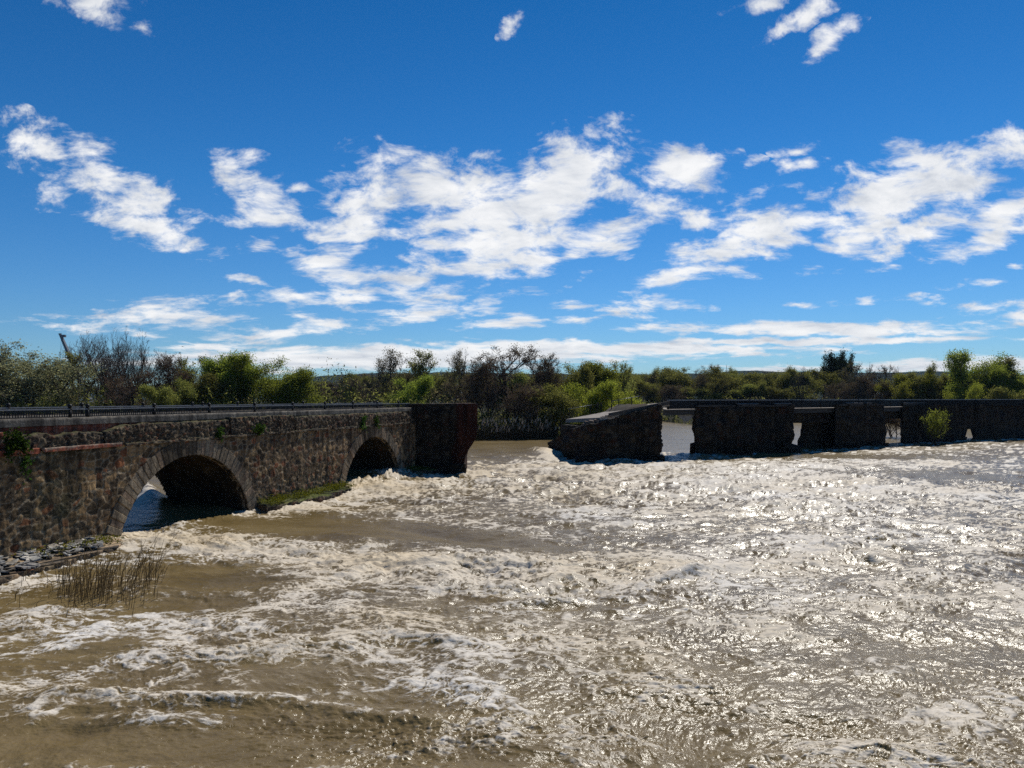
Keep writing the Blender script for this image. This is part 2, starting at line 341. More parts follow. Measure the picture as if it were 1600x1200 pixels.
def blobs(lst):
    s = np.zeros(x.shape)
    for (u, v, su, sv, rot, a) in lst:
        c, sn = math.cos(R(rot)), math.sin(R(rot)); du = U-u; dvv = Vp-v
        p = (du*c+dvv*sn)/su; q = (-du*sn+dvv*c)/sv
        s += a*np.exp(-(p*p+q*q))
    return s
smooth_zone = np.clip(blobs([(420,826,110,10,4,1),(560,830,110,12,6,1),(700,838,90,11,8,1),(800,850,80,8,5,.9),(330,900,80,16,0,.6),(470,790,60,7,-6,.4),(150,1170,260,30,0,.45),(1480,745,130,8,2,.8),(1300,714,170,4,1,.7),(1560,1030,160,30,10,.5),(1380,1010,90,14,10,.4),(1440,862,70,8,8,.6),(800,700,60,12,0,1),(620,1130,90,16,0,.3),(60,890,70,18,-10,.8),(300,1080,150,12,0,.15),(880,945,90,8,3,.35)]), 0, 1)
rough_zone = np.clip(blobs([(900,745,420,38,0,1),(500,780,140,14,-12,.7),(640,770,90,22,-10,.9),(330,860,200,24,6,.75),(700,890,220,32,4,.9),(1250,770,420,45,0,.75),(1380,850,180,30,0,.6),(1050,900,260,30,-6,.35)]), 0, 1)
up = sst(-2., 5., sdv)
wx = x+1.3*fbm2(x*.22, y*.22, 2, 3); wy = y+1.3*fbm2(x*.22+9, y*.22, 2, 4)
def fade(lam): return np.clip(lam/(2.4*sp_)-.3, 0, 1)
near = sst(75, 25, y)
pit = lambda q: .30-.62*(1-np.exp(-2.2*np.abs(q)))
A = (.58+.65*rough_zone)*(1-.72*smooth_zone)*(1-.75*up)
h1 = .9*(.5-np.abs(noise2(wx*.15, wy*.21, 21)))+.35*pit(noise2(wx*.36, wy*.52, 22)); h1b = noise2(wx*.09, wy*.16, 25)
h2 = fbm2(wx*.42, wy*.6, 3, 31); h3 = pit(noise2(wx*.95, wy*1.35, 41))
h4 = pit(noise2(wx*1.9, wy*2.6, 51)); h5 = noise2(wx*3.9, wy*5., 61); h6 = noise2(wx*8., wy*10., 62); h7 = noise2(wx*16., wy*20., 63)
gust = .55+.9*sst(-.35, .45, fbm2(x*.16, y*.28, 3, 66))
hz = A*(.42*h1*fade(6)+.26*h1b+.30*h2*fade(2)+.21*h3*fade(1.)*(1-.3*sst(40,18,y))*(.6+.7*rough_zone))
chop = (.055*h4*fade(.5)+.030*h5*fade(.25)+.021*h6*fade(.12)+.011*h7*fade(.06))*gust*(1-.75*smooth_zone)*(1-.4*up)*(.75+.5*rough_zone)*sst(-200,900,U+.0*x)**.5
hz = hz+chop
hz += blobs([(700,838,150,5,8,-.18),(560,842,90,5,6,.12),(860,945,100,5,-3,.28),(1350,872,90,6,14,.35),(1260,795,60,4,0,.4),(900,805,60,3,0,.3),(330,1100,150,8,-3,.16),(500,1104,70,8,6,.13),(620,1122,100,8,6,.13),(850,714,22,5,10,.5),(180,1092,120,8,2,.12),(80,960,70,8,0,.12),(700,1010,120,8,8,.12),(450,1020,110,9,-6,.14),(200,1130,160,9,0,.12),(230,790,26,16,20,.9),(1250,1180,120,12,-4,.1),(1080,905,80,4,-10,.25)])
z = hz+.55*up
z += np.clip(blobs([(600,750,40,9,-10,.5),(650,745,30,6,0,.45),(960,725,40,4,0,.3),(1080,716,30,3,0,.25)]), 0, 1)*(.5+.9*h3+.7*h4)
# foam: streaks, lace and churn
Fb = -.215+.31*rough_zone-.75*smooth_zone-.5*up*(1-rough_zone*.3)
Fb += blobs([(900,730,300,24,0,.16),(1250,735,380,30,0,.12),(1450,702,220,9,-3,.4),(620,760,90,22,-10,.2),(330,858,150,16,5,.42),(540,870,120,14,3,.3),(480,795,120,9,-10,.5),(640,810,110,8,6,.35),(720,900,160,26,3,.28),(40,915,60,9,-6,.8),(150,985,100,16,-6,.34),(250,1022,60,12,-28,.3),(170,1040,50,9,-20,.25),(110,1010,50,8,-15,.3),(260,975,60,10,20,.25),(480,930,90,9,-14,.32),(540,905,90,8,-14,.3),(560,960,90,10,8,.15),(640,1040,60,12,12,.14),(560,1025,60,10,5,.2),(310,1020,40,9,35,.3),(390,985,50,12,15,.3),(700,1085,90,10,20,.2),(420,960,60,8,-5,.2),(850,712,26,7,10,.7),(800,1000,120,18,0,.1),(330,1094,170,6,-3,.22),(500,1098,80,6,8,.22),(200,1085,150,6,2,.15),(620,1112,120,6,6,.2),(150,1120,200,6,0,.12),(1050,905,200,10,-10,.35),(1300,1000,150,8,9,.35),(1000,1060,100,9,14,.2),(1450,725,160,6,1,.3),(1420,770,200,8,2,.3),(1560,770,60,6,4,.4),(640,1060,50,8,20,.05),(60,1070,90,10,-12,.35),(230,1075,60,8,-20,.3),(1180,880,200,30,0,.15),(1250,1160,140,14,0,.15),(230,800,22,14,0,.9),(200,830,40,8,0,-.6),(300,815,60,6,0,-.8),(1300,714,150,3,1,-.5)])
fx = x+.9*fbm2(x*.35, y*.5, 3, 71)+.25*fbm2(x*1.6, y*1.9, 2, 73); fy = y+.9*fbm2(x*.35+31, y*.5, 3, 72)+.25*fbm2(x*1.6+5, y*1.9, 2, 74)
Fb = Fb+.075*sst(350, 1000, U)-.01*sst(470,560,Vp-VH)+.04*sst(430,150,U)*sst(430,500,Vp-VH)+.05*sst(250,100,Vp-VH)
WL = [(apos(-16,0,0),apos(42.8,0,0)),(apos(42.6,0,0),apos(42.6,6,0)),((7.9,82),(16.5,85.2)),((4.75,95),(7.9,82)),((21.6,90.5),(35.4,97)),((43.6,103.5),(53.5,110.5)),((58.7,115.5),(87,130.5)),(apos(17,1.5,0),apos(28,1.5,0)),(apos(-14,2.3,0),apos(5,1.4,0))]
wall_d = np.full(x.shape, 99.)
for a, b in WL:
    a = np.array(a)[:2]; b = np.array(b)[:2]; dl = b-a; ll = np.hypot(*dl); dl = dl/ll
    t = np.clip((x-a[0])*dl[0]+(y-a[1])*dl[1], 0, ll); wall_d = np.minimum(wall_d, np.hypot(x-a[0]-dl[0]*t, y-a[1]-dl[1]*t))
Fb = Fb+.55*np.exp(-(wall_d/.75)**2)*(.4+.9*sst(-.3,.5,noise2(x*.9, y*.9, 88)))
n1 = noise2(fx*.30, fy*.68, 81); n2 = noise2(fx*.80, fy*1.7, 82); n3 = noise2(fx*2.0, fy*3.6, 83); r4 = fbm2(fx*3.5, fy*4.4, 3, 84)
crest = np.clip(hz/np.maximum(A, .1)*2.2, -1, 1)
lines = np.maximum(np.maximum(.95*np.exp(-(n1/.085)**2), .85*np.exp(-(n2/.11)**2)*fade(.7)), .76*np.exp(-(n3/.15)**2)*fade(.35))
Pf = Fb+.26*crest+.34*fbm2(x*.3, y*.45, 3, 85)
n4 = noise2(fx*5.2, fy*6.6, 86)
lines = np.maximum(lines, .66*np.exp(-(n4/.2)**2)*fade(.17))
fo = .9*Pf+.84*lines*sst(-.66, .15, Pf)+.36*r4*fade(.25)-.19
foam = np.clip(fo, -1, 2)
z = z+.025*sst(0, .5, fo)*fade(.3)*(.7+.4*h5)+.16*np.exp(-(wall_d/.6)**2)*(.3+np.abs(h4)*2)
cream = np.clip(.5+.6*fbm2(x*.12, y*.2, 3, 91)+.35*rough_zone*sst(1250,700,U), 0, 1)
me = grid_mesh('river', np.stack([x, y, z], 1), gridquads(len(rows), len(cols_)), True, {'foam': foam, 'cream': cream})
m, nt, N, L = mat('muddy_flood_water')
tc = nd(nt, 'ShaderNodeTexCoord'); af = nd(nt, 'ShaderNodeAttribute', attribute_name='foam'); ac = nd(nt, 'ShaderNodeAttribute', attribute_name='cream')
mp = nd(nt, 'ShaderNodeMapping'); mp.inputs['Scale'].default_value = (.75,1,1); L.new(tc.outputs['Object'], mp.inputs[0])
nf = nd(nt, 'ShaderNodeTexNoise', i_Scale=5.5, i_Detail=6., i_Roughness=.72, i_Distortion=.6); L.new(mp.outputs[0], nf.inputs['Vector'])
nb = nd(nt, 'ShaderNodeTexNoise', i_Scale=2.6, i_Detail=4., i_Roughness=.6); L.new(mp.outputs[0], nb.inputs['Vector'])
nl = nd(nt, 'ShaderNodeTexNoise', i_Scale=.28, i_Detail=4., i_Roughness=.6); L.new(mp.outputs[0], nl.inputs['Vector'])
def mth2(op, a, b=None, c=None):
    n = nd(nt, 'ShaderNodeMath', operation=op)
    for i, q in enumerate((a, b, c)):
        if q is None: continue
        if isinstance(q, (int, float)): n.inputs[i].default_value = q
        else: L.new(q, n.inputs[i])
    return n.outputs[0]
fs = mth2('ADD', af.outputs['Fac'], mth2('MULTIPLY_ADD', nf.outputs[0], 1.6, mth2('MULTIPLY_ADD', nb.outputs[0], 1.3, -1.45)))
fm = nd(nt, 'ShaderNodeMapRange', interpolation_type='SMOOTHSTEP'); L.new(fs, fm.inputs[0]); fm.inputs[1].default_value = .02; fm.inputs[2].default_value = .66
foam_f = fm.outputs[0]
wc = ramp(nt, [(.3, (.125,.087,.032)), (.5, (.168,.119,.048)), (.7, (.215,.158,.070))]); L.new(nl.outputs[0], wc.inputs[0])
fc = nd(nt, 'ShaderNodeMix', data_type='RGBA'); fc.inputs[6].default_value = (.72,.70,.66,1); fc.inputs[7].default_value = (.60,.49,.33,1); L.new(ac.outputs['Fac'], fc.inputs[0])
cm = nd(nt, 'ShaderNodeMix', data_type='RGBA'); L.new(mth2('MULTIPLY', foam_f, .92), cm.inputs[0]); L.new(wc.outputs[0], cm.inputs[6]); L.new(fc.outputs[2], cm.inputs[7])
b1 = nd(nt, 'ShaderNodeBump', i_Strength=.8, i_Distance=.09); L.new(nb.outputs[0], b1.inputs['Height'])
b2 = nd(nt, 'ShaderNodeBump', i_Strength=.7, i_Distance=.02); L.new(nf.outputs[0], b2.inputs['Height']); L.new(b1.outputs[0], b2.inputs['Normal'])
p = nd(nt, 'ShaderNodeBsdfPrincipled'); p.inputs['IOR'].default_value = 1.33; p.inputs['Specular IOR Level'].default_value = .34
L.new(cm.outputs[2], p.inputs['Base Color']); L.new(b2.outputs[0], p.inputs['Normal'])
L.new(mth2('MULTIPLY_ADD', foam_f, .45, .23), p.inputs['Roughness'])
o = nd(nt, 'ShaderNodeOutputMaterial'); L.new(p.outputs[0], o.inputs[0])
river = link('river', me, m); river['kind'] = 'structure'

# ------------------------------------------------------------------ ground and hills
BANK = np.array([(-4000,105),(-200,108),(-60,113),(-12,117),(-2,118),(5,121),(9,128),(20,160),(38,214),(42,212),(44,152),(51,142),(58,170),(72,200),(84,196),(100,196),(130,215),(260,240),(4000,700)], float)
def bank_y(xx): return np.interp(xx, BANK[:,0], BANK[:,1])
def ground_z(xx, yv):
    d = yv-bank_y(xx)+1.2*noise2(xx*.2, yv*.2, 7)
    return -2.2+3.3*sst(-4, 4, d)+1.2*sst(5, 60, d)+.25*noise2(xx*.15, yv*.15, 5)*sst(0,5,d)
gx = np.concatenate([[-4600,-3000,-1500,-800,-400], np.arange(-260, 300, 1.6), [340,420,600,1000,2000,3500,4600]])
gy = np.concatenate([[-400,-100,0,50,90], np.arange(100, 300, 1.6), [320,360,450,600,900,1500,2400,3300]])
GX, GY = np.meshgrid(gx, gy); gz = ground_z(GX, GY)
gme = grid_mesh('ground', np.stack([GX.ravel(), GY.ravel(), gz.ravel()], 1), gridquads(len(gy), len(gx)), True)
m, nt, N, L = mat('muddy_grassy_ground')
tc = nd(nt, 'ShaderNodeTexCoord'); n1 = nd(nt, 'ShaderNodeTexNoise', i_Scale=.25, i_Detail=8., i_Roughness=.65); L.new(tc.outputs['Object'], n1.inputs['Vector'])
r = ramp(nt, [(.35, (.035,.026,.016)), (.5, (.03,.032,.012)), (.65, (.05,.055,.018))]); L.new(n1.outputs[0], r.inputs[0])
p = nd(nt, 'ShaderNodeBsdfPrincipled', i_Roughness=.95); p.inputs['Specular IOR Level'].default_value = .1; L.new(r.outputs[0], p.inputs[0])
o = nd(nt, 'ShaderNodeOutputMaterial'); L.new(p.outputs[0], o.inputs[0])
ground = link('ground', gme, m); ground['kind'] = 'structure'
hu = np.array([-2600,-900,-200,0,200,470,500,530,570,700,860,1000,1120,1150,1200,1260,1400,1430,1460,1500,1700,2400,4200])
hv = np.array([600,606,608,611,604,592,588,585,584,583,585,586,584,580,580,583,583,580,580,584,588,592,600])
hx = np.arange(-3800, 4400, 9.); hr = np.linspace(0, 1, 36)
HX, HRR = np.meshgrid(hx, hr)
hy = 2300+HRR*900+60*noise2(HX*.004, HRR*3, 9)
top = (VH-np.interp(800+F*hx/2750., hu, hv))/F*2750+H
prof = sst(0, .55, HRR)*(1-.25*sst(.6, 1, HRR))
HZ = 2+prof*top[None,:]*(1+.06*noise2(HX*.006, HRR*4, 12))+prof*(1.2*noise2(HX*.05, HRR*18, 13)+1.8*np.maximum(noise2(HX*.023, HRR*13, 14), 0))
hme = grid_mesh('hills', np.stack([HX.ravel(), hy.ravel(), HZ.ravel()], 1), gridquads(len(hr), len(hx)), True)
m, nt, N, L = mat('wooded_hill')
tc = nd(nt, 'ShaderNodeTexCoord'); n1 = nd(nt, 'ShaderNodeTexNoise', i_Scale=.02, i_Detail=8., i_Roughness=.7); L.new(tc.outputs['Object'], n1.inputs['Vector'])
r = ramp(nt, [(.3, (.010,.016,.010)), (.55, (.015,.022,.013)), (.8, (.024,.03,.018))]); L.new(n1.outputs[0], r.inputs[0])
p = nd(nt, 'ShaderNodeBsdfPrincipled', i_Roughness=1.); p.inputs['Specular IOR Level'].default_value = 0.; L.new(r.outputs[0], p.inputs[0])
o = nd(nt, 'ShaderNodeOutputMaterial'); L.new(p.outputs[0], o.inputs[0])
hills = link('hills', hme, m); hills['kind'] = 'structure'

# ------------------------------------------------------------------ masonry
PAL = np.array([(.19,.135,.085),(.11,.085,.06),(.25,.185,.12),(.08,.065,.05),(.17,.125,.09),(.21,.10,.06),(.13,.10,.07),(.30,.23,.15),(.07,.06,.05),(.18,.14,.09)])
BRICK = np.array([(.24,.07,.04),(.19,.055,.033),(.27,.095,.055),(.15,.05,.035)])
MORT = np.array((.20,.175,.14))
def stone_cols(cid, edge, pal=PAL, mort=MORT, wd=.16):
    c = pal[np.minimum((cid*len(pal)).astype(int), len(pal)-1)]*(.75+.5*((cid*37.7)%1))[...,None]
    k = sst(wd, .03, edge)[...,None]
    return c*(1-k)+mort*k*.8
def masonry(l, zc, cell=.42, seed=0, rel=.07, squash=.72, flush=0):
    wl = l+.12*noise2(l*1.3, zc*1.3, seed+3); wz = zc+.1*noise2(l*1.3+7, zc*1.3, seed+4)
    f1, f2, cid = voro2(wl/cell, wz/(cell*squash), seed)
    e = f2-f1
    d = rel*(sst(.0, .22, e)*.75+.5*((cid*13.3)%1)-.35)+rel*.5*fbm2(l*4, zc*4, 2, seed+8)
    if flush:
        d = rel*(.35*sst(.0, .14, e)+.9*((cid*13.3)%1)-.3)+rel*.8*fbm2(l*3, zc*3, 3, seed+8)
        return d, stone_cols(cid, e, PAL*np.array((.80,.70,.56)), np.array((.29,.235,.165)), .16)
    return d, stone_cols(cid, e)
def brickwork(l, zc, seed=0, bh=.065):
    row = np.floor(zc/bh); lx = l/.27+(row%2)*.5; ci = np.floor(lx)
    fz = zc/bh-row; fl = lx-ci
    e = np.minimum(np.minimum(fz, 1-fz)*1.2, np.minimum(fl, 1-fl)*3)
    h = h01(ci, row, None, seed)
    c = BRICK[np.minimum((h*4).astype(int), 3)]*(.8+.4*((h*37.7)%1))[...,None]
    k = sst(.22, .08, e)[...,None]
    return .012*sst(.05,.25,e)+.012*(h-.5), c*(1-k)+np.array((.22,.18,.145))*k

A_ARCH = [(11.37, -1.55, 5.45), (33.85, -1.7, 5.5)]
W_A = 5.6
brA = empty('arched_bridge', (-14.7,51.4,0), 'old rubble stone bridge with two arches, broken off at its far end beside the breach', 'bridge')

# spandrel wall
ss = np.arange(-16, 42.81, .05); zs = np.arange(-1.6, 4.76, .05)
S, Zg = np.meshgrid(ss, zs)
dsp, colr = masonry(S, Zg, .47, 2, .06, .74, 1)
pat = sst(.1, .35, fbm2(S*.25, Zg*.4, 3, 44))       # patches of smaller, dressed stones
d2, c2 = masonry(S, Zg, .33, 5, .045, .66, 1); dsp = dsp*(1-pat)+d2*pat; colr = colr*(1-pat[...,None])+c2*pat[...,None]
# mossy dark stain on the wall under the large ivy and lime runs (wear with its own shape)
st = np.exp(-((S-2.6)/1.5)**2)*sst(.6, 2.2, Zg)*(.5+.5*noise2(S*1.5, Zg*.6, 77))
colr = colr*(1-.65*np.clip(st,0,1)[...,None])+np.array((.02,.035,.012))*np.clip(st,0,1)[...,None]*.65
run = sst(.25, .6, noise2(S*1.1, Zg*.12, 78))*sst(1.5, 4., Zg)*.65
colr = colr*(1-run[...,None]*.75)
dsp += .05*fbm2(S*.35, Zg*.5, 2, 12)
P = apos(S, dsp, Zg)
keep = np.ones((len(zs)-1, len(ss)-1), bool)
for (sc, zc, rr) in A_ARCH:
    inside = np.hypot(S-sc, Zg-zc) < rr+.12
    keep &= ~(inside[:-1,:-1]&inside[1:,1:]&inside[1:,:-1]&inside[:-1,1:])
me = grid_mesh('spandrel_wall', P.reshape(-1,3), gridquads(len(zs), len(ss), keep), True, {'tint': colr.reshape(-1,3)})
link('spandrel_wall', me, M['stone'], brA)
# rear wall, plain at this distance
zs2 = np.arange(-1.6, 6.2, .12); ss2 = np.arange(-16, 47.6, .12); S2, Z2 = np.meshgrid(ss2, zs2)
d2, c2 = masonry(S2, Z2, .9, 6, .05)
keep = np.ones((len(zs2)-1, len(ss2)-1), bool)
for (sc, zc, rr) in A_ARCH:
    inside = np.hypot(S2-sc, Z2-zc) < rr+.06
    keep &= ~(inside[:-1,:-1]&inside[1:,1:]&inside[1:,:-1]&inside[:-1,1:])
link('rear_wall', grid_mesh('rear_wall', apos(S2, -W_A-d2, Z2).reshape(-1,3), gridquads(len(zs2), len(ss2), keep), True, {'tint': c2.reshape(-1,3)}), M['stone'], brA)
# arch rings and vaults
for ai, (sc, zc, rr) in enumerate(A_ARCH):
    mb = MB(); rg = random.Random(30+ai)
    th0 = math.asin((-.9-zc)/rr) if True else 0
    n = 36
    a = th0
    while a < math.pi-th0:
        da = (.26+.12*rg.random())/rr; a2 = min(a+da, math.pi-th0)
        t = .92+.16*(rg.random()-.5); pr = .05+.06*rg.random(); g = .008/rr
        base = random.Random(int(a*1000)+ai).choice([(.22,.18,.13),(.24,.195,.14),(.20,.16,.115),(.23,.17,.12)])
        gv = .7+.6*rg.random(); cc = [q*gv for q in base]
        if abs(a-1.35) < .22: cc = [q*.4 for q in cc]
        pts = []
        for off in (-.35, pr):
            for (ang, rad) in ((a+g, rr), (a2-g, rr), (a2-g, rr+t), (a+g, rr+t)):
                pts.append(apos(sc-rad*math.cos(ang), off, zc+rad*math.sin(ang)))
        # subdivide front face into a slightly dished quad via inset
        mb.hexa(pts, cc); a = a2
    o = mb.build('arch_ring', M['stone_ring'], brA)
    bv = o.modifiers.new('bevel', 'BEVEL'); bv.width = .025; bv.segments = 1
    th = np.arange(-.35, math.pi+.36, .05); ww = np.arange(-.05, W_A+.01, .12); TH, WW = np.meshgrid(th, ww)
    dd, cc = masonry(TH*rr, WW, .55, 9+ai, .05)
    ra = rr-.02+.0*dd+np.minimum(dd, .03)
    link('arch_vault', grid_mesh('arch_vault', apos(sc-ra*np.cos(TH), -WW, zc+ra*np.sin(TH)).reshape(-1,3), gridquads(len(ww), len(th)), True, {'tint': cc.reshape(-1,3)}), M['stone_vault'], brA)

# generic wall course: rough-faced strip with front face, top and end, following the bridge
def course(name, s0, s1, z0, z1f, off, depth, kind, matl, parent, res=.08, rel=.06, seed=0, frame=apos, cell=.22):
    sv = np.arange(s0, s1+res*.5, res); n = len(sv)
    z1 = z1f(sv); nz = max(3, int((np.max(z1)-z0)/res)); nd_ = max(2, int(depth/res/1.5))
    rowsP = []; rowsC = []
    zmax = np.max(z1)
    for k in range(nz+1):
        zz_ = z0+(z1-z0)*k/nz
        if kind == 'brick': d, c = brickwork(sv, zz_, seed)
        elif kind == 'plaster':
            d = .02*fbm2(sv*2, zz_*2, 3, seed); t = .75+.5*fbm2(sv*3.3, zz_*.35, 3, seed+5); c = np.array((.15,.14,.125))*np.clip(t, .25, 1.4)[:,None]
        else: d, c = masonry(sv, zz_, cell, seed, rel)
        # round the top edge
        d = d-.5*rel*(k/nz)**6 if kind == 'rubble' else d
        rowsP.append(frame(sv, off+d, zz_)); rowsC.append(c)
    cap = np.array((.26,.22,.165)) if kind != 'rubble' else None
    for k in range(1, nd_+1):
        oo = off-depth*k/nd_; tt = .5*rel*fbm2(sv*3, np.full(n, k*.5), 2, seed+9)
        rowsP.append(frame(sv, oo, z1+tt)); 
        c = masonry(sv, np.full(n, 30+oo), cell, seed, rel)[1] if cap is None else cap*(.7+.5*h01(np.floor(sv*5), np.full(n, float(k)), None, seed))[:,None]
        rowsC.append(c)
    rowsP.append(frame(sv, off-depth, np.full(n, z0))); rowsC.append(rowsC[-1])
    Pm = np.array(rowsP); Cm = np.array(rowsC); nr = len(rowsP)
    q = gridquads(nr, n)
    # end caps as extra fans of quads between front rows and back
    V = list(Pm.reshape(-1,3)); Cc = list(Cm.reshape(-1,3)); extra = []
    for col in (0, n-1):
        ids = [r*n+col for r in range(nr)]
        cen = len(V); V.append(np.mean(Pm[:,col], 0)); Cc.append(Cm[0,col])
        for r_ in range(nr-1): extra.append((ids[r_], ids[r_+1], cen, cen))
    me = bpy.data.meshes.new(name)
    faces = [tuple(f) for f in q]+[(a,b,c) for a,b,c,_ in extra]
    me.from_pydata([tuple(v) for v in V], [], faces)
    at_ = me.attributes.new('tint', 'FLOAT_COLOR', 'POINT'); at_.data.foreach_set('color', np.concatenate([np.array(Cc, np.float32), np.ones((len(Cc),1), np.float32)], 1).ravel())
    me.polygons.foreach_set('use_smooth', [True]*len(me.polygons)); me.update()
    return link(name, me, matl, parent)
J = lambda a, f, sd_: (lambda s: a+f*fbm2(s*1.1, s*0+sd_, 4, sd_))
# cornice at the foot of the parapet: red brick on the left, mossy stone further on
course('brick_cornice', -16, 1.7, 4.66, J(4.90, .02, 3), .14, .5, 'brick', M['stone_pale'], brA, .06, .02, 3)
course('brick_cornice', 1.9, 6.3, 4.70, J(4.88, .03, 4), .16, .5, 'brick', M['stone_pale'], brA, .06, .02, 4)
course('mossy_cornice', 6.5, 26.5, 4.70, J(4.84, .10, 5), .12, .5, 'rubble', M['stone_moss_light'], brA, .08, .07, 5, cell=.3)
course('mossy_cornice', 26.8, 42.4, 4.66, J(4.82, .12, 6), .12, .5, 'rubble', M['stone_moss_light'], brA, .08, .07, 6, cell=.3)
# parapet of small rubble with worn top, brick at the left end
course('brick_parapet', -16, 0.2, 4.85, J(5.62, .06, 7), -.02, .6, 'brick', M['stone'], brA, .06, .02, 7)
course('rubble_parapet', 0.25, 5.2, 4.86, lambda s: 5.45+.22*fbm2(s*.9, s*0+3, 4, 8), .0, .6, 'rubble', M['stone_moss_light'], brA, .06, .10, 8, cell=.2)
course('rubble_parapet', 5.3, 14.6, 4.82, lambda s: 5.72+.14*fbm2(s*.8, s*0+3, 4, 9)-.25*np.exp(-((s-5.3)/1.)**2), .03, .6, 'rubble', M['stone_moss_light'], brA, .06, .13, 9, cell=.19)
course('rubble_parapet', 14.7, 21.6, 4.82, lambda s: 5.86+.10*fbm2(s*.8, s*0+3, 4, 10), .05, .6, 'rubble', M['stone_moss_light'], brA, .06, .13, 10, cell=.19)
course('rubble_parapet', 21.8, 42.3, 4.82, lambda s: 5.76+.12*fbm2(s*.6, s*0+3, 4, 11)-.6*sst(39.5,42,s), .03, .6, 'rubble', M['stone_moss_light'], brA, .07, .13, 11, cell=.2)
# set-back brick base and plaster coping that carries the railing
course('brick_band', -16, 9.5, 5.25, lambda s: 5.80+0*s, -.32, .5, 'brick', M['stone'], brA, .06, .02, 13)
course('stone_band', 9.5, 42.8, 5.25, lambda s: 5.82+0*s, -.34, .5, 'rubble', M['stone'], brA, .09, .05, 14, cell=.3)
course('coping', -16, 43., 5.80, lambda s: 6.13+.012*np.sin(s), -.25, .62, 'plaster', M['stone'], brA, .09, .02, 15)
# roadway
mb = MB(); mb.hexa([apos(-16,-.6,5.0), apos(47.5,-.6,5.0), apos(47.5,-W_A+.2,5.0), apos(-16,-W_A+.2,5.0), apos(-16,-.6,5.95), apos(47.5,-.6,5.95), apos(47.5,-W_A+.2,5.95), apos(-16,-W_A+.2,5.95)], (.2,.19,.17))
mb.build('roadway', M['concrete'], brA)
course('rear_coping', -16, 47.4, 5.6, lambda s: 6.13+0*s, -W_A+.45, .62, 'plaster', M['stone'], brA, .25, .02, 16)

# rough prism on a footprint (counter-clockwise seen from above)
def prism(name, fp, zt, zb, matl, parent, res=.14, cell=.5, rel=.09, erode=.25, seed=0, brick=None, lean=None, tj=.12, dark=1.):
    fp = np.array(fp, float); n = len(fp); pts = []; zts = []; nrm = []; ls = []
    l0 = 0
    for i in range(n):
        a, b = fp[i], fp[(i+1)%n]; d = b-a; L_ = np.hypot(*d); m_ = max(2, int(L_/res)); nn = np.array([d[1], -d[0]])/L_
        for k in range(m_):
            t = k/m_; pts.append(a+d*t); zts.append(zt[i]*(1-t)+zt[(i+1)%n]*t); nrm.append(nn); ls.append(l0+L_*t)
        l0 += L_
    pts = np.array(pts); zts = np.array(zts); nrm = np.array(nrm); ls = np.array(ls); m_ = len(pts)
    nrm = nrm+np.roll(nrm,1,0)*.5+np.roll(nrm,-1,0)*.5; nrm /= np.linalg.norm(nrm,axis=1)[:,None]
    zts = zts+tj*fbm2(ls*.8, ls*0+seed, 3, seed)
    nz = max(3, int((max(zt)-zb)/res)); V = []; Cc = []
    for k in range(nz+1):
        zz_ = zb+(zts-zb)*k/nz
        d, c = masonry(ls, zz_, cell, seed, rel)
        if brick is not None:
            bm = brick(ls, zz_)
            t_ = .9+.5*h01(np.floor(ls*2.1), np.full(len(ls), float(k)), None, seed)+.35*fbm2(ls*1.5, zz_*1.5, 3, seed+40); db = .05*(t_-1.1); cb = np.array((.17,.062,.042))*np.clip(t_,.6,2.6)[:,None]; d = d*(1-bm)+db*bm; c = c*(1-bm[:,None])+cb*bm[:,None]
        q = pts[:,:]
        e = erode*(noise3(q[:,0]*.45, q[:,1]*.45, zz_*.55, seed+1)*.7+noise3(q[:,0]*1.3, q[:,1]*1.3, zz_*1.5, seed+2)*.4)
        off = d+e
        p2 = pts+nrm*off[:,None]
        if lean is not None: p2 = lean(p2, zz_)
        V.append(np.column_stack([p2, zz_])); Cc.append(c*dark)
    top = V[-1]; cen = top[:,:2].mean(0)
    for k in (.75,.4):
        q = cen+(top[:,:2]-cen)*k; zz_ = top[:,2]*k+(1-k)*zts.mean()+.08*fbm2(q[:,0]*2, q[:,1]*2, 2, seed+5)
        V.append(np.column_stack([q, zz_])); Cc.append(Cc[-1]*1.05)
    V = np.array(V); nr = len(V); Cc = np.array(Cc)
    i = np.arange(nr-1)[:,None]*m_; j = np.arange(m_)[None,:]; j2 = (j+1)%m_
    qd = np.stack([i+j, i+j2, i+m_+j2, i+m_+j], -1).reshape(-1,4)
    VV = V.reshape(-1,3); CC = Cc.reshape(-1,3)
    me = bpy.data.meshes.new(name); cid = len(VV)
    VV = np.vstack([VV, [cen[0], cen[1], zts.mean()]]); CC = np.vstack([CC, CC[-1]])
    last = (nr-1)*m_
    me.from_pydata(VV.tolist(), [], qd.tolist()+[(last+k, last+(k+1)%m_, cid) for k in range(m_)])
    a_ = me.attributes.new('tint', 'FLOAT_COLOR', 'POINT'); a_.data.foreach_set('color', np.concatenate([CC, np.ones((len(CC),1))], 1).astype(np.float32).ravel())
    me.polygons.foreach_set('use_smooth', [True]*len(me.polygons)); me.update()
    return link(name, me, matl, parent)
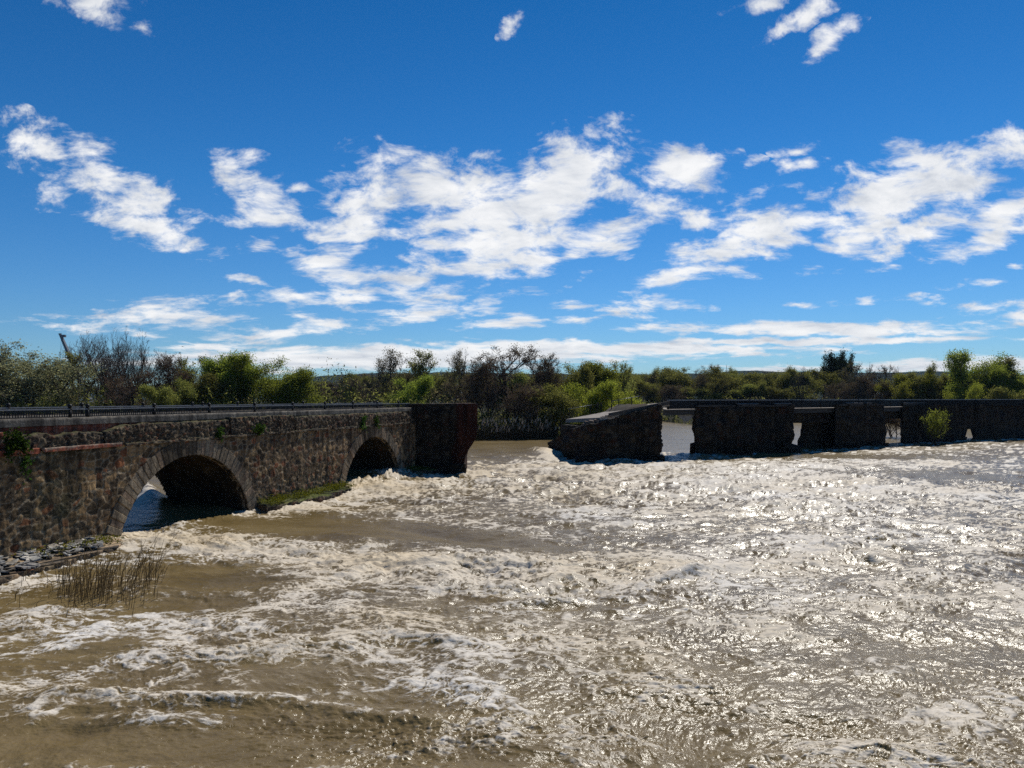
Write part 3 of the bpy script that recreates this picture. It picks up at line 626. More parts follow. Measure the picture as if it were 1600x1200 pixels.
# buttress at the broken end, with brick outer half and an undercut foot
A2 = lambda s, o: tuple(apos(s, o, 0)[:2])
def lean_b(p2, zz_):
    o = (p2-AO)@AN; k = sst(2.8, 6., o)*sst(3.9, 1.2, zz_)
    return p2-AN[None,:]*(k*1.2)[:,None]
LB = 6.1
prism('buttress', [A2(42.6,-1.), A2(42.6,LB), A2(46.2,LB-1.5), A2(46.2,-1.)], [6.45,6.5,6.5,6.45], -1., M['stone_dark'], brA, .11, .55, .08, .10, 21,
      brick=lambda l, zc: sst(4.9, 5.2, l+.25*noise2(l*0+zc*1.1, zc*.3, 3))*sst(12., 11.5, l), lean=lean_b, tj=.03, dark=1.25)
prism('buttress_foot', [A2(42.2,1.8), A2(42.2,5.1), A2(46.2,3.6), A2(46.2,1.8)], [.85,.95,.95,.85], -1.2, M['stone_dark'], brA, .12, .6, .1, .12, 22, tj=.1)
# footings along the waterline
prism('rubble_footing', [A2(-16,-.3), A2(-16,2.4), A2(-2,2.2), A2(4.2,1.6), A2(5.4,.9), A2(5.4,-.3)], [.75,.30,.35,.35,.35,.6], -1.2, M['stone_pale'], brA, .09, .42, .16, .15, 23, tj=.15, dark=1.)
prism('mossy_footing', [A2(17.4,-.2), A2(16.6,1.3), A2(22,1.8), A2(27.5,1.5), A2(28.3,.3), A2(28.3,-.2)], [.62,.36,.4,.34,.4,.62], -1.2, M['stone_moss'], brA, .09, .45, .14, .3, 24, tj=.22)
prism('mossy_footing', [A2(39.9,-.2), A2(39.9,1.6), A2(41.6,2.6), A2(43.4,2.2), A2(43.4,-.2)], [.7,.5,.45,.5,.7], -1.2, M['stone_moss'], brA, .1, .5, .14, .3, 25, tj=.2)
rng = np.random.default_rng(41); pts = []
for k in range(900):
    q = rng.random(); sv_ = 17.2+11*rng.random() if q < .85 else 40+3*rng.random(); ov = rng.uniform(.0, 1.25 if q < .85 else 1.6)
    if fbm2(np.array([sv_*.9]), np.array([ov*1.2]), 2, 6)[0] > -.12: pts.append(apos(sv_, ov, .46+.2*(1-ov/1.5)+rng.uniform(-.03,.05)))
for k in range(160): pts.append(apos(rng.uniform(.5,5.2), rng.uniform(.1,1.2), .52+rng.uniform(-.05,.08)))
MOSS_PTS = pts
# pale loose stones lying on the left footing
mb = MB(); rg = random.Random(8)
for k in range(420):
    s = rg.uniform(-14, 4.2); o = rg.uniform(.15, 2.0-(.5 if s > 0 else 0)); r_ = rg.uniform(.09, .26)
    c = apos(s, o, .40+.26*(1-o/2.2)+rg.uniform(-.02,.05)); yaw = rg.uniform(0, 3.14)
    ax = np.array((math.cos(yaw), math.sin(yaw), rg.uniform(-.25,.25)))*r_; ay = np.array((-math.sin(yaw), math.cos(yaw), rg.uniform(-.25,.25)))*r_*rg.uniform(.5,.9); az = np.array((rg.uniform(-.2,.2), rg.uniform(-.2,.2), 1))*r_*rg.uniform(.10,.22)
    g = rg.uniform(.7, 1.3); base = rg.choice([(.30,.30,.29),(.24,.24,.23),(.36,.34,.31),(.20,.18,.15)])
    jv = [np.array(c)+ax*(a_*rg.uniform(.6,1.15))+ay*(b_*rg.uniform(.6,1.15))+az*(c_*rg.uniform(.5,1.2)) for c_ in (-1,1) for (a_,b_) in ((-1,-1),(1,-1),(1,1),(-1,1))]
    mb.hexa(jv, [q*g for q in base])
o = mb.build('pale_rubble', M['stone_pale'], brA); o['kind'] = 'stuff'
bv = o.modifiers.new('bevel', 'BEVEL'); bv.width = .03; bv.segments = 1

# railings on the arched bridge
def railing(name, frame, s_posts, z0, zr, off, s0, s1, label, group, ball=True, bal=.13, brail=.12, r_post=.065, post_h=None, rb_=.022, rh=.025):
    root = empty(name, tuple(float(q) for q in frame((s0+s1)/2, off, z0)), label, 'railing', group)
    ph = post_h or zr
    for s in s_posts:
        mb = MB(); p = frame(s, off, z0); q = frame(s, off, ph)
        mb.tube(p, q, r_post*1.15, r_post, 8)
        if ball:
            fb = MB(); fb.tube(frame(s, off, ph), frame(s, off, ph+.05), r_post*1.5, r_post*1.5, 8); fb.ball(frame(s, off, ph+.14), r_post*1.6)
        po_ = mb.build('post', M['iron'], root, True)
        if ball: fb.build('finial', M['iron'], po_, True)
    mb = MB(); n = max(1, int((s1-s0)/4))
    for k in range(n):
        a = s0+(s1-s0)*k/n; b = s0+(s1-s0)*(k+1)/n
        mb.box((frame(a, off, zr)+frame(b, off, zr))/2, (frame(b, off, zr)-frame(a, off, zr))/2*1.002, (np.array(frame(a, off+1, zr))-frame(a, off, zr))*brail/2, (0,0,rh))
    mb.build('handrail', M['iron_rail'], root)
    mb = MB()
    for k in range(n):
        a = s0+(s1-s0)*k/n; b = s0+(s1-s0)*(k+1)/n
        for zz_, hh in ((z0+.04, .02), (zr-.09, .02)):
            mb.box((frame(a, off, zz_)+frame(b, off, zz_))/2, (frame(b, off, zz_)-frame(a, off, zz_))/2*1.002, (np.array(frame(a, off+1, zz_))-frame(a, off, zz_))*.02, (0,0,hh))
    s = s0
    while s < s1:
        mb.tube(frame(s, off, z0+.02), frame(s, off, zr-.02), rb_, rb_, 4); s += bal
    mb.build('balusters', M['iron'], root)
    return root
railing('bridge_railing', apos, [-9.5,-5.2,-.9,3.9,4.9,9.2,13.6,18,22.4,26.8,31.2,35.6,40.], 6.12, 6.50, -.55, -15.5, 42.4, 'low black iron railing with ball topped posts along the near edge of the arched bridge', 'railings of the arched bridge')
railing('bridge_railing', apos, [-8.,-3.5,.7,5.1,9.5,14,18.4,19.4,23.2,27.6,32.,36.4,40.8,45.2], 6.12, 6.52, -W_A+.15, -15.5, 47., 'low black iron railing along the far edge of the arched bridge, behind the near one', 'railings of the arched bridge')

# ------------------------------------------------------------------ right-hand bridge
brB = empty('ruined_bridge', (38,100,0), 'dark ruined bridge on massive stone piers with a tilted broken deck at its left end', 'bridge')
def pxy(u, Y): return ((u-800)/F*Y, Y)
def along(p, q, back):                 # footprint from a front line p->q with a depth; the pier sides follow the current
    p = np.array(p); q = np.array(q); d = (q-p)/np.linalg.norm(q-p); nb_ = np.array([p[0], p[1]])/np.hypot(*p)
    return [tuple(p), tuple(q), tuple(q+nb_*back), tuple(p+nb_*back)]
c0 = (7.9,82.)
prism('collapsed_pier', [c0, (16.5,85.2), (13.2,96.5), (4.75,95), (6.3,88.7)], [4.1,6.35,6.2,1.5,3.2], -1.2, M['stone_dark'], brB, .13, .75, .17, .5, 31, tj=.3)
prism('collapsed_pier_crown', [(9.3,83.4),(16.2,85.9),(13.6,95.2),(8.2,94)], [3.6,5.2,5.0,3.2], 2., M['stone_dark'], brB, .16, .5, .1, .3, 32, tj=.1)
P2a, P2b = pxy(1087,90.5), pxy(1238,97.)
P3a, P3b = pxy(1305,103.5), pxy(1381,110.5)
P4a, P4b = pxy(1410,115.5), pxy(1600,130.5)
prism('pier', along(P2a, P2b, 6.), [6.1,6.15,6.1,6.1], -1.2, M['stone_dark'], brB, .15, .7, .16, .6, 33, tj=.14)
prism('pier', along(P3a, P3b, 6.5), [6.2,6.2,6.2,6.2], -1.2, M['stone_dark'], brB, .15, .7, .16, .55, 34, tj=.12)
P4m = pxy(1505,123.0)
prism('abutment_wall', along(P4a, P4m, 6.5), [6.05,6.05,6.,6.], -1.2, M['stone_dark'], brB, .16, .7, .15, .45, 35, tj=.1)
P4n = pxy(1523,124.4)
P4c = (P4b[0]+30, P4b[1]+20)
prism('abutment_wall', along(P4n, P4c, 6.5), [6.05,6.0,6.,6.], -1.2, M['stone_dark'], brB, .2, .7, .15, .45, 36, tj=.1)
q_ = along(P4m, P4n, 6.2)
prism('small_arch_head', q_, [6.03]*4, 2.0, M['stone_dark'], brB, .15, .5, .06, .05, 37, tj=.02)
# wedge-shaped haunches closing the small arch to a triangle
mb = MB()
for a, b in ((np.array(P4m), np.array(P4n)), (np.array(P4n), np.array(P4m))):
    bk = np.array([.5,.86])*5.5
    a2 = a+(b-a)*.02; m2 = a+(b-a)*.42; b2 = a+(b-a)*.1
    lo = [(*a2, .2), (*b2, .2), (*(b2+bk), .2), (*(a2+bk), .2)]; hi = [(*a2, 2.2), (*m2, 2.2), (*(m2+bk), 2.2), (*(a2+bk), 2.2)]
    mb.hexa(lo+hi, (.1,.09,.08))
mb.build('arch_haunch', M['stone_dark'], brB)
# remains of the arch between pier two and three, set back, and footings
prism('broken_arch', [pxy(1256,103.5), pxy(1312,106.5), pxy(1312,111), pxy(1262,108)], [4.7,5.,5.,4.7], -1.2, M['stone_dark'], brB, .16, .5, .1, .35, 38, lean=lambda p2, zz_: p2+np.array([-1.,-.3])[None,:]*(sst(4., .2, zz_)*1.0)[:,None], tj=.1)
prism('pier_footing', along(pxy(1225,95.6), pxy(1250,98.5), 3), [1.5,.7,.7,1.5], -1.2, M['stone_dark'], brB, .14, .5, .1, .2, 39)
prism('pier_footing', along(pxy(1079,91), pxy(1090,91.2), 2.5), [1.55,1.7,1.7,1.5], -1.2, M['stone_dark'], brB, .14, .4, .1, .25, 40, brick=lambda l, zc: 1+0*l)
prism('gap_infill', [pxy(1230,99), pxy(1310,106), pxy(1310,109), pxy(1230,102)], [5.0,5.0,5.0,5.0], 3.75, M['stone_dark'], brB, .15, .5, .1, .3, 42, tj=.03)
prism('gap_infill', [pxy(1374,113), pxy(1416,118.5), pxy(1416,121), pxy(1374,116)], [5.0,5.0,5.0,5.0], 3.9, M['stone_dark'], brB, .15, .5, .1, .3, 43, tj=.03)  # dark block added in place of the dark trees above the third opening
# tilted slab on the collapsed pier
mb = MB(); top_ = [at(938,652.5,82.6), at(1046,628.3,86.), at(1008,631.5,97), at(884,655,92.5)]
mb.hexa([t-np.array((0,0,.42)) for t in top_]+top_)
mb.build('collapsed_deck', M['concrete'], brB)
mb = MB(); a, b = at(951,646.5,83.), at(1046,627.2,86.)
mb.hexa([a+(0,-.12,-.35), b+(0,-.12,-.35), b+(0,.2,-.35), a+(0,.2,-.35), a+(0,-.12,.06), b+(0,-.12,.06), b+(0,.2,.06), a+(0,.2,.06)])
mb.build('broken_kerb', M['concrete_dark'], brB)
mb = MB(); rg = random.Random(3)
for k in range(46):
    t = rg.random(); c = at(913+42*t, 662-13*t, 82.6+.5*t)+np.array((rg.uniform(-.3,.3), rg.uniform(-.2,.9), rg.uniform(-.35,.05))); r_ = rg.uniform(.1,.32)
    mb.hexa([c+np.array((a_*rg.uniform(.5,1.2), b_*rg.uniform(.5,1.2), c_*rg.uniform(.4,.9)))*r_ for c_ in (-1,1) for (a_,b_) in ((-1,-1),(1,-1),(1,1),(-1,1))], (.14,.11,.09))
mb.build('rubble_edge', M['stone'], brB)
prism('broken_ledge', [pxy(884,90), pxy(913,84), (9.2,84.5), (8.,93), (5.9,93)], [3.85,3.85,3.9,3.85,3.8], 2.6, M['stone_dark'], brB, .14, .5, .08, .1, 41, tj=.05)
# deck spans over the gaps and along the piers
def dline(u, Y): return np.array(pxy(u, Y))
DK = [(dline(1036,85.8), dline(1090,91.)), (dline(1236,97.4), dline(1307,104.4)), (dline(1379,110.9), dline(1412,116.3))]
for a, b in DK:
    d = (b-a)/np.linalg.norm(b-a); nb_ = a/np.linalg.norm(a)
    mb = MB()
    f = [a+nb_*.25, b+nb_*.25, b+nb_*5.2, a+nb_*5.2]
    mb.hexa([(*q, 5.05) for q in f]+[(*q, 5.5) for q in f])
    f = [a+nb_*.02, b+nb_*.02, b+nb_*5.5, a+nb_*5.5]
    mb.hexa([(*q, 5.504) for q in f]+[(*q, 5.66) for q in f])
    mb.build('deck_span', M['concrete_dark'], brB)
    mb = MB(); f = [a-nb_*.06, b-nb_*.06, b+nb_*5.5, a+nb_*5.5]
    mb.hexa([(*q, 5.664) for q in f]+[(*q, z_) for q, z_ in zip(f, (5.69,5.69,5.86,5.86))]); mb.build('sunlit_deck_surface', M['concrete'], brB)  # pale plate tilted forward, draws the sunlit deck edge in colour and shape
for fp in (along(P2a, P2b, 6.), along(P3a, P3b, 6.5), along(P4a, P4c, 6.5)):
    p, q = np.array(fp[0]), np.array(fp[1]); d = (q-p)/np.linalg.norm(q-p); nb_ = np.array([-d[1], d[0]])
    LL = np.linalg.norm(q-p); rg = random.Random(int(p[0]*10)); mb = MB(); t = .2
    while t < LL-.6:
        ln = rg.uniform(.9, 2.4); t2 = min(t+ln, LL-.15); g0, g1 = p+d*(t+.03), p+d*(t2-.03); hh = rg.choice([.10,.16,.2,.24,.26]); o_ = rg.uniform(-.04,.05)
        f = [g0-nb_*(.1+o_), g1-nb_*(.1+o_), g1+nb_*.35, g0+nb_*.35]
        mb.hexa([(*v, 5.95) for v in f]+[(*v, 6.03+hh+rg.uniform(-.02,.02)) for v in f])
        if hh > .18:
            mt = MB(); mt.hexa([(*v, 6.06+hh) for v in f]+[(*v, z_+hh) for v, z_ in zip(f, (6.08,6.08,6.18,6.18))]); mt.build('sunlit_coping_plate', M['concrete'], brB)  # pale sloping plate added as the sunlit line on the coping
        t = t2+(rg.uniform(.2,.9) if rg.random() < .15 else 0)
    mb.build('parapet_coping', M['concrete_dark'], brB)
# stones fallen to the feet of the piers
rg = random.Random(21); mb = MB()
for a, b, n in (((7.9,82),(16.5,85.2),26),((4.9,94),(7.9,82),16),(P2a,P2b,34),(P3a,P3b,22),(P4a,P4m,22)):
    a, b = np.array(a), np.array(b); dd = (b-a)/np.linalg.norm(b-a); out = np.array([dd[1], -dd[0]])
    for k in range(n):
        t = rg.choice([rg.random(), rg.random()**3, 1-rg.random()**3]); c = np.array((*(a+(b-a)*t+out*rg.uniform(-.2,.5)), rg.uniform(-.1,.45))); r_ = rg.uniform(.18,.55); g = rg.uniform(.7,1.4)
        mb.hexa([c+np.array((a_*rg.uniform(.5,1.2), b_*rg.uniform(.5,1.2), c_*rg.uniform(.4,.9)))*r_ for c_ in (-1,1) for (a_,b_) in ((-1,-1),(1,-1),(1,1),(-1,1))], (.14*g,.115*g,.09*g))
o = mb.build('fallen_stones', M['stone_dark'], brB); o['kind'] = 'stuff'
# pale corbel hanging under the first span
mb = MB(); a = dline(1058,88.6); b = dline(1088,91.4); nb_ = np.array([.24,.97])
for_ = [(*(a+(b-a)*.0), 5.0), (*(a+(b-a)*.95), 5.0), (*(a+(b-a)*.55), 4.25), (*(a+(b-a)*.35), 4.3)]
bk_ = [(p_[0]+nb_[0]*1.2, p_[1]+nb_[1]*1.2, p_[2]) for p_ in for_]
mb.add(for_+bk_, [(3,2,1,0),(4,5,6,7),(0,1,5,4),(1,2,6,5),(2,3,7,6),(3,0,4,7)])
mb.build('broken_corbel', M['concrete'], brB)
# railings of the ruined bridge
def poly_frame(pts):
    pts = np.array(pts, float); seg = np.linalg.norm(np.diff(pts[:,:2], axis=0), axis=1); cum = np.concatenate([[0], np.cumsum(seg)])
    def fr(s, off, zc):
        k = int(np.clip(np.searchsorted(cum, s, side='right')-1, 0, len(seg)-1)); t = (s-cum[k])/seg[k]
        p = pts[k]*(1-t)+pts[k+1]*t; d = (pts[k+1]-pts[k])[:2]/seg[k]
        return np.array([p[0]+d[1]*off, p[1]-d[0]*off, p[2]+zc])
    return fr, cum[-1]
nbk = lambda p, k: (p[0]+k*.33, p[1]+k*.94)
frB, LBt = poly_frame([(*nbk(dline(1040,86.3),.3), 0), (*nbk(P2a,.3), 0), (*nbk(P2b,.3), 0), (*nbk(P3a,.3), 0), (*nbk(P3b,.3), 0), (*nbk(P4a,.3), 0), (*nbk(P4b,.3), 0), (*nbk(P4c,.3), 0)])
railing('bridge_railing', frB, list(np.arange(.5, LBt, 4.6)), 5.73, 6.76, 0, .2, LBt-1, 'dark iron railing with upright bars along the near edge of the ruined right-hand bridge', 'railings of the ruined bridge', False, .09, .08, .08, 6.86, .034, .05)
frC, LCt = poly_frame([(*nbk(dline(1040,86.3),5.2), 0), (*nbk(P2a,5.4), 0), (*nbk(P2b,5.4), 0), (*nbk(P3a,5.4), 0), (*nbk(P3b,5.4), 0), (*nbk(P4a,5.4), 0), (*nbk(P4b,5.4), 0), (*nbk(P4c,5.4), 0)])
railing('bridge_railing', frC, list(np.arange(1.5, LCt, 4.6)), 5.73, 6.76, 0, .2, LCt-1, 'dark iron railing along the far edge of the ruined right-hand bridge', 'railings of the ruined bridge', False, .09, .08, .08, 6.86, .034, .05)
pa, pb = at(886,653.5,92.6), at(1000,632.,96.5)
rt = empty('broken_railing', tuple(pa), 'bent railing remnant with missing bars on the tilted collapsed deck', 'railing')
def sl(t, up_): return pa+(pb-pa)*t+np.array((0,0,up_))
for t in (.31,.40,.455,.60,.70,.88):
    mb = MB(); mb.tube(sl(t,-.1), sl(t+.004, 1.12), .075, .06, 6); mb.build('post', M['iron'], rt, True)
for t0, t1 in ((.02,.33),(.6,.99)):
    mb = MB(); mb.tube(sl(t0,1.08), sl(t1,1.06), .035, .035, 6); mb.build('handrail', M['iron_rail'], rt, True)
mb = MB()
for t in list(np.arange(.03,.44,.022)): mb.tube(sl(t,-.05), sl(t+.006*random.random(), (1.0 if t > .2 else .35+.5*random.random())), .02, .02, 4)
mb.tube(sl(.31,1.06), sl(.455,.95), .03, .03, 5)
mb.build('bars', M['iron'], rt)

# ------------------------------------------------------------------ trees
class TR:
    def __init__(s): s.seg = []; s.tips = []
def unit(v): return v/max(np.linalg.norm(v), 1e-9)
def grow(rng, height, depth=5, spread=.55, upb=.25, trunk=.28, r0=.22, droop=0., kids=(6,5,5,4,4), wob=.16, taper=.62, base_fork=1):
    T = TR()
    def br(p, d, ln, r, lv):
        ns = 4 if lv < 2 else (3 if lv < 4 else 2)
        pts = [p]; cur = d
        for k in range(ns):
            cur = unit(cur+rng.normal(0, wob, 3)+np.array((0,0,upb*.35 if lv < 3 else -droop)))
            p = p+cur*ln/ns; pts.append(p)
            T.seg.append((pts[-2], pts[-1], r*(1-.55*k/ns), r*(1-.55*(k+1)/ns), lv))
        if lv >= depth:
            T.tips.append((pts[-1], cur)); T.tips.append((pts[-2], cur)); return
        if lv >= depth-1: T.tips.append((pts[-1], cur))
        nk = kids[lv]
        for k in range(nk):
            t = (trunk if lv == 0 else .22)+(1-(trunk if lv == 0 else .22))*(k+rng.random())/nk
            i = min(int(t*ns), ns-1); f = t*ns-i
            q = pts[i]*(1-f)+pts[i+1]*f
            az = rng.random()*6.283+k*2.4; side_ = np.array((math.cos(az), math.sin(az), 0))
            nd_ = unit(cur*(1-spread)+side_*spread*(1.1 if lv < 2 else 1.)+np.array((0,0,upb))+rng.normal(0,.12,3))
            br(q, nd_, ln*taper*(1.08-.45*t if lv == 0 else 1.0-.35*t)*(.8+.4*rng.random()), max(r*(1-.55*t)*(.62 if lv < 2 else .55), .012), lv+1)
    for k in range(base_fork):
        az = k*6.283/base_fork+rng.random(); tl = .0 if base_fork == 1 else .28
        br(np.array((.25*math.cos(az)*(base_fork > 1), .25*math.sin(az)*(base_fork > 1), -.4)), unit(np.array((tl*math.cos(az), tl*math.sin(az), 1))), height*.62, r0/(1 if base_fork == 1 else 1.4), 0)
    return T
def tube_mesh(name, segs, minr=.0):
    if not segs: segs = [(np.zeros(3), np.array((0,0,.01)), .01, .01, 0)]
    a = np.array([s[0] for s in segs]); b = np.array([s[1] for s in segs]); r0 = np.maximum(np.array([s[2] for s in segs]), minr); r1 = np.maximum(np.array([s[3] for s in segs]), minr)
    d = b-a; d /= np.maximum(np.linalg.norm(d, axis=1), 1e-9)[:,None]
    rf = np.where(np.abs(d[:,2:3]) < .9, np.array([[0,0,1.]]), np.array([[1.,0,0]]))
    u_ = np.cross(d, rf); u_ /= np.linalg.norm(u_, axis=1)[:,None]; v_ = np.cross(d, u_)
    n = 5 if len(segs) < 700 else 3
    V = []
    for P_, r_ in ((a, r0), (b, r1)):
        for k in range(n):
            t = 6.28319*k/n; V.append(P_+(u_*math.cos(t)+v_*math.sin(t))*r_[:,None])
    V = np.stack(V, 1).reshape(-1,3); m_ = len(segs); base = np.arange(m_)[:,None]*2*n
    q = np.concatenate([np.stack([base[:,0]+k, base[:,0]+(k+1)%n, base[:,0]+n+(k+1)%n, base[:,0]+n+k], 1) for k in range(n)])
    return grid_mesh(name, V, q, True)
def leaf_mesh(name, rng, pts, per, rad, size, asp=.55, flat=.0):
    pts = np.repeat(np.array(pts), per, 0); n = len(pts)
    pts = pts+rng.normal(0, rad, (n,3))
    nrm = rng.normal(0,1,(n,3)); nrm[:,2] += flat; nrm /= np.linalg.norm(nrm,axis=1)[:,None]
    t = np.cross(nrm, rng.normal(0,1,(n,3))); t /= np.linalg.norm(t,axis=1)[:,None]; b = np.cross(nrm, t)
    s = size*(.6+.8*rng.random(n))[:,None]
    V = np.stack([pts-t*s, pts-b*s*asp, pts+t*s, pts+b*s*asp], 1).reshape(-1,3)
    return grid_mesh(name, V, np.arange(4*n).reshape(-1,4), False)
PROTO = {}
def make_proto(kind, seed, leafm=None, per=0, rad=.3, size=.16, tw='twig', asp=.55, tipfrac=1., **kw):
    rng = np.random.default_rng(seed); T = grow(rng, 14., **kw)
    dpt = kw.get('depth', 5); cut = 2
    low = [s for s in T.seg if s[4] <= cut]; hi = [s for s in T.seg if s[4] > cut]
    hmax = np.percentile([t[0][2] for t in T.tips], 98.5); wmax = np.percentile([math.hypot(t[0][0], t[0][1]) for t in T.tips], 88)*2
    trunk = tube_mesh('trunk', low, .03); twigs = tube_mesh('twigs', hi, .012 if kind == 'bare' else .014)
    trunk.materials.append(M['bark']); twigs.materials.append(M[tw])
    lv = None
    if leafm:
        tp = [t[0] for t in T.tips]
        if tipfrac < 1: tp = [q for q in tp if rng.random() < tipfrac]
        lv = leaf_mesh('crown', rng, tp, per, rad, size, asp); lv.materials.append(M[leafm])
    PROTO.setdefault(kind, []).append((trunk, twigs, lv, hmax, wmax))
make_proto('bare', 1, depth=5, spread=.50, upb=.26, trunk=.22, kids=(6,4,4,3,3), wob=.15, r0=.36, taper=.70)
make_proto('bare', 2, depth=5, spread=.5, upb=.24, trunk=.2, kids=(6,4,4,3,2), wob=.17, r0=.36, base_fork=2, taper=.70)
make_proto('bare', 3, depth=5, spread=.48, upb=.28, trunk=.3, kids=(6,5,4,3,3), wob=.15, r0=.34, taper=.68)
make_proto('brown', 4, 'leaf_bud', 1, .3, .06, 'twig_red', depth=5, spread=.5, upb=.2, trunk=.12, kids=(7,6,5,4,3), wob=.16, r0=.18, base_fork=3, tipfrac=.5)
make_proto('brown', 5, 'leaf_bud', 1, .25, .07, 'twig_red', depth=5, spread=.52, upb=.22, trunk=.15, kids=(8,6,4,4,3), wob=.16, r0=.25, tipfrac=.5)
make_proto('half', 6, 'leaf_bud', 2, .28, .10, 'twig', depth=5, spread=.45, upb=.28, trunk=.25, kids=(7,5,4,4,2), wob=.15, r0=.24, tipfrac=.8)
make_proto('half', 7, 'leaf_olive', 2, .3, .11, 'twig', depth=5, spread=.42, upb=.3, trunk=.2, kids=(7,5,4,4,2), wob=.15, r0=.24, tipfrac=.8)
make_proto('green', 8, 'leaf_green', 10, .42, .11, 'twig', depth=5, spread=.55, upb=.2, trunk=.12, kids=(7,5,4,3,2), wob=.16, r0=.26)
make_proto('green', 9, 'leaf_green', 10, .42, .11, 'twig', depth=5, spread=.5, upb=.25, trunk=.12, kids=(7,5,4,3,2), wob=.16, r0=.22, base_fork=2)
make_proto('olive', 10, 'leaf_olive', 9, .45, .115, 'twig', depth=5, spread=.5, upb=.24, trunk=.12, kids=(7,5,4,3,2), wob=.16, r0=.24)
make_proto('olive', 11, 'leaf_olive', 9, .42, .11, 'twig', depth=5, spread=.44, upb=.3, trunk=.15, kids=(7,5,4,3,2), wob=.15, r0=.2, base_fork=2)
make_proto('yellow', 12, 'leaf_yellow', 8, .42, .105, 'twig', depth=5, spread=.5, upb=.26, trunk=.1, kids=(7,5,4,3,2), wob=.16, r0=.2, base_fork=2)
make_proto('willow', 13, 'leaf_willow', 2, .35, .11, 'twig', depth=5, spread=.55, upb=.16, trunk=.08, kids=(8,5,4,4,3), wob=.16, r0=.3, droop=.22, base_fork=2)
make_proto('willow', 16, 'leaf_willow', 2, .35, .11, 'twig', depth=5, spread=.5, upb=.2, trunk=.1, kids=(7,5,4,4,3), wob=.18, r0=.25, droop=.25, base_fork=3)
make_proto('dark', 14, 'leaf_dark', 8, .5, .16, 'twig', depth=4, spread=.6, upb=.1, trunk=.35, kids=(8,5,5,4), wob=.16, r0=.3)
make_proto('bush', 15, 'leaf_green', 4, .45, .2, 'twig', depth=3, spread=.42, upb=.3, trunk=.08, kids=(6,4,4), wob=.2, r0=.2, base_fork=5, tipfrac=.75)
NT = 0
def tree(u, vtop, Y, kind, wpx, label, group=None, name=None, base=None, var=None):
    global NT; NT += 1
    rng = random.Random(NT*31)
    lst = PROTO[kind]; tr, tw_, lv, hm, wm = lst[(NT if var is None else var)%len(lst)]
    xx = (u-800)/F*Y; zb = float(ground_z(np.array([xx]), np.array([Y]))[0]) if base is None else base
    hgt = H-(vtop-VH)/F*Y-zb; wid = wpx/F*Y
    nm = name or {'bare':'bare_tree','brown':'brown_tree','half':'budding_tree','green':'green_tree','olive':'olive_green_tree','yellow':'yellow_green_tree','willow':'willow_tree','dark':'evergreen_tree','bush':'flooded_bush'}[kind]
    root = empty(nm, (xx, Y, zb), label, 'tree', group)
    root.rotation_euler = (0,0,rng.uniform(0,6.28)); sx = wid/wm; sz = hgt/hm
    root.scale = (sx, sx, sz)
    for n_, me_ in (('trunk', tr), ('twigs', tw_), ('crown', lv)):
        if me_ is None: continue
        o_ = bpy.data.objects.new(n_, me_); C.objects.link(o_); o_.parent = root
    return root
# left bank behind the arched bridge
tree(42,548,126,'willow',140,'pale grey green willow with drooping feathery crown at the far left')
tree(-28,556,130,'willow',100,'pale willow cut by the left edge of the photo')
tree(122,556,138,'half',80,'small dark budding tree below the leaning pylon')
tree(142,536,132,'bare',70,'bare grey tree just right of the leaning pylon')
tree(172,524,128,'bare',74,'tall bare tree with upright limbs, left of the tallest bare pair', var=0)
tree(206,519,125,'bare',84,'tallest bare tree on the left bank with dense dark twigs', var=1)
tree(232,540,131,'bare',60,'slim bare tree at the right side of the tall bare group', var=2)
tree(256,557,124,'brown',78,'round brownish budding tree right of the tall bare group')
tree(283,562,136,'half',56,'thin pale budding tree between the brown round tree and the green trees')
tree(335,560,130,'half',58,'slender half-leafed tree at the left edge of the bright green clump', var=1)
tree(372,562,128,'green',80,'bright green tree with uneven top, left half of the clump behind the bridge')
tree(412,561,130,'green',96,'broad bright green tree, middle of the clump behind the bridge')
tree(448,582,126,'green',76,'low bright green tree on the right slope of the clump')
tree(318,590,122,'olive',66,'low olive bush-like tree in front of the slender half-leafed tree')
tree(196,540,136,'bare',90,'grey bare tree half hidden behind the tallest bare tree', var=2)
tree(158,534,138,'bare',80,'grey bare tree half hidden between the left bare trees', var=1)
tree(215,580,119,'brown',100,'wide low brown thicket under the tallest bare tree')
tree(300,580,140,'brown',70,'brown thicket filling the space left of the bright green clump')
tree(268,600,116,'olive',80,'low olive scrub behind the railing below the round brownish tree')
tree(118,530,141,'bare',96,'wide bare tree directly behind the leaning pylon', var=0)
tree(188,522,139,'bare',110,'tall wide bare tree behind the middle of the bare group', var=1)
# between the green clump and the gap
for u, v, Y, w_ in ((503,596,190,40),(528,590,195,46),(556,594,185,44),(580,586,180,40)):
    tree(u, v, Y, 'bare' if u != 556 else 'brown', w_, 'small distant bare tree in front of the blue hill', 'small bare trees before the hill')
tree(600,570,165,'bare',44,'narrow bare tree left of the twin half-leafed trees')
tree(636,548,150,'half',92,'rounded half-leafed tree with dotted crown, tallest left of the large brown tree', var=0)
tree(632,592,138,'green',74,'low green bushy tree under the rounded half-leafed tree')
tree(674,553,150,'half',74,'upright half-leafed tree with two-part top above the bridge end', var=1)
tree(705,552,148,'half',70,'narrow half-leafed tree standing right of the two-part one', var=0)
tree(738,551,146,'bare',70,'slim bare tree directly left of the large brown tree')
tree(800,542,134,'brown',132,'large bare brown tree with fine twigs above the breach', var=1)
tree(838,556,138,'brown',74,'brown twiggy tree leaning against the right side of the large brown one', var=0)
tree(765,566,130,'brown',70,'lower brown twiggy tree at the left foot of the large brown tree', var=0)
tree(715,598,140,'brown',80,'low brown thicket tree right above the bridge end')
tree(820,606,124,'brown',84,'low dark twiggy tree on the bank behind the reeds')
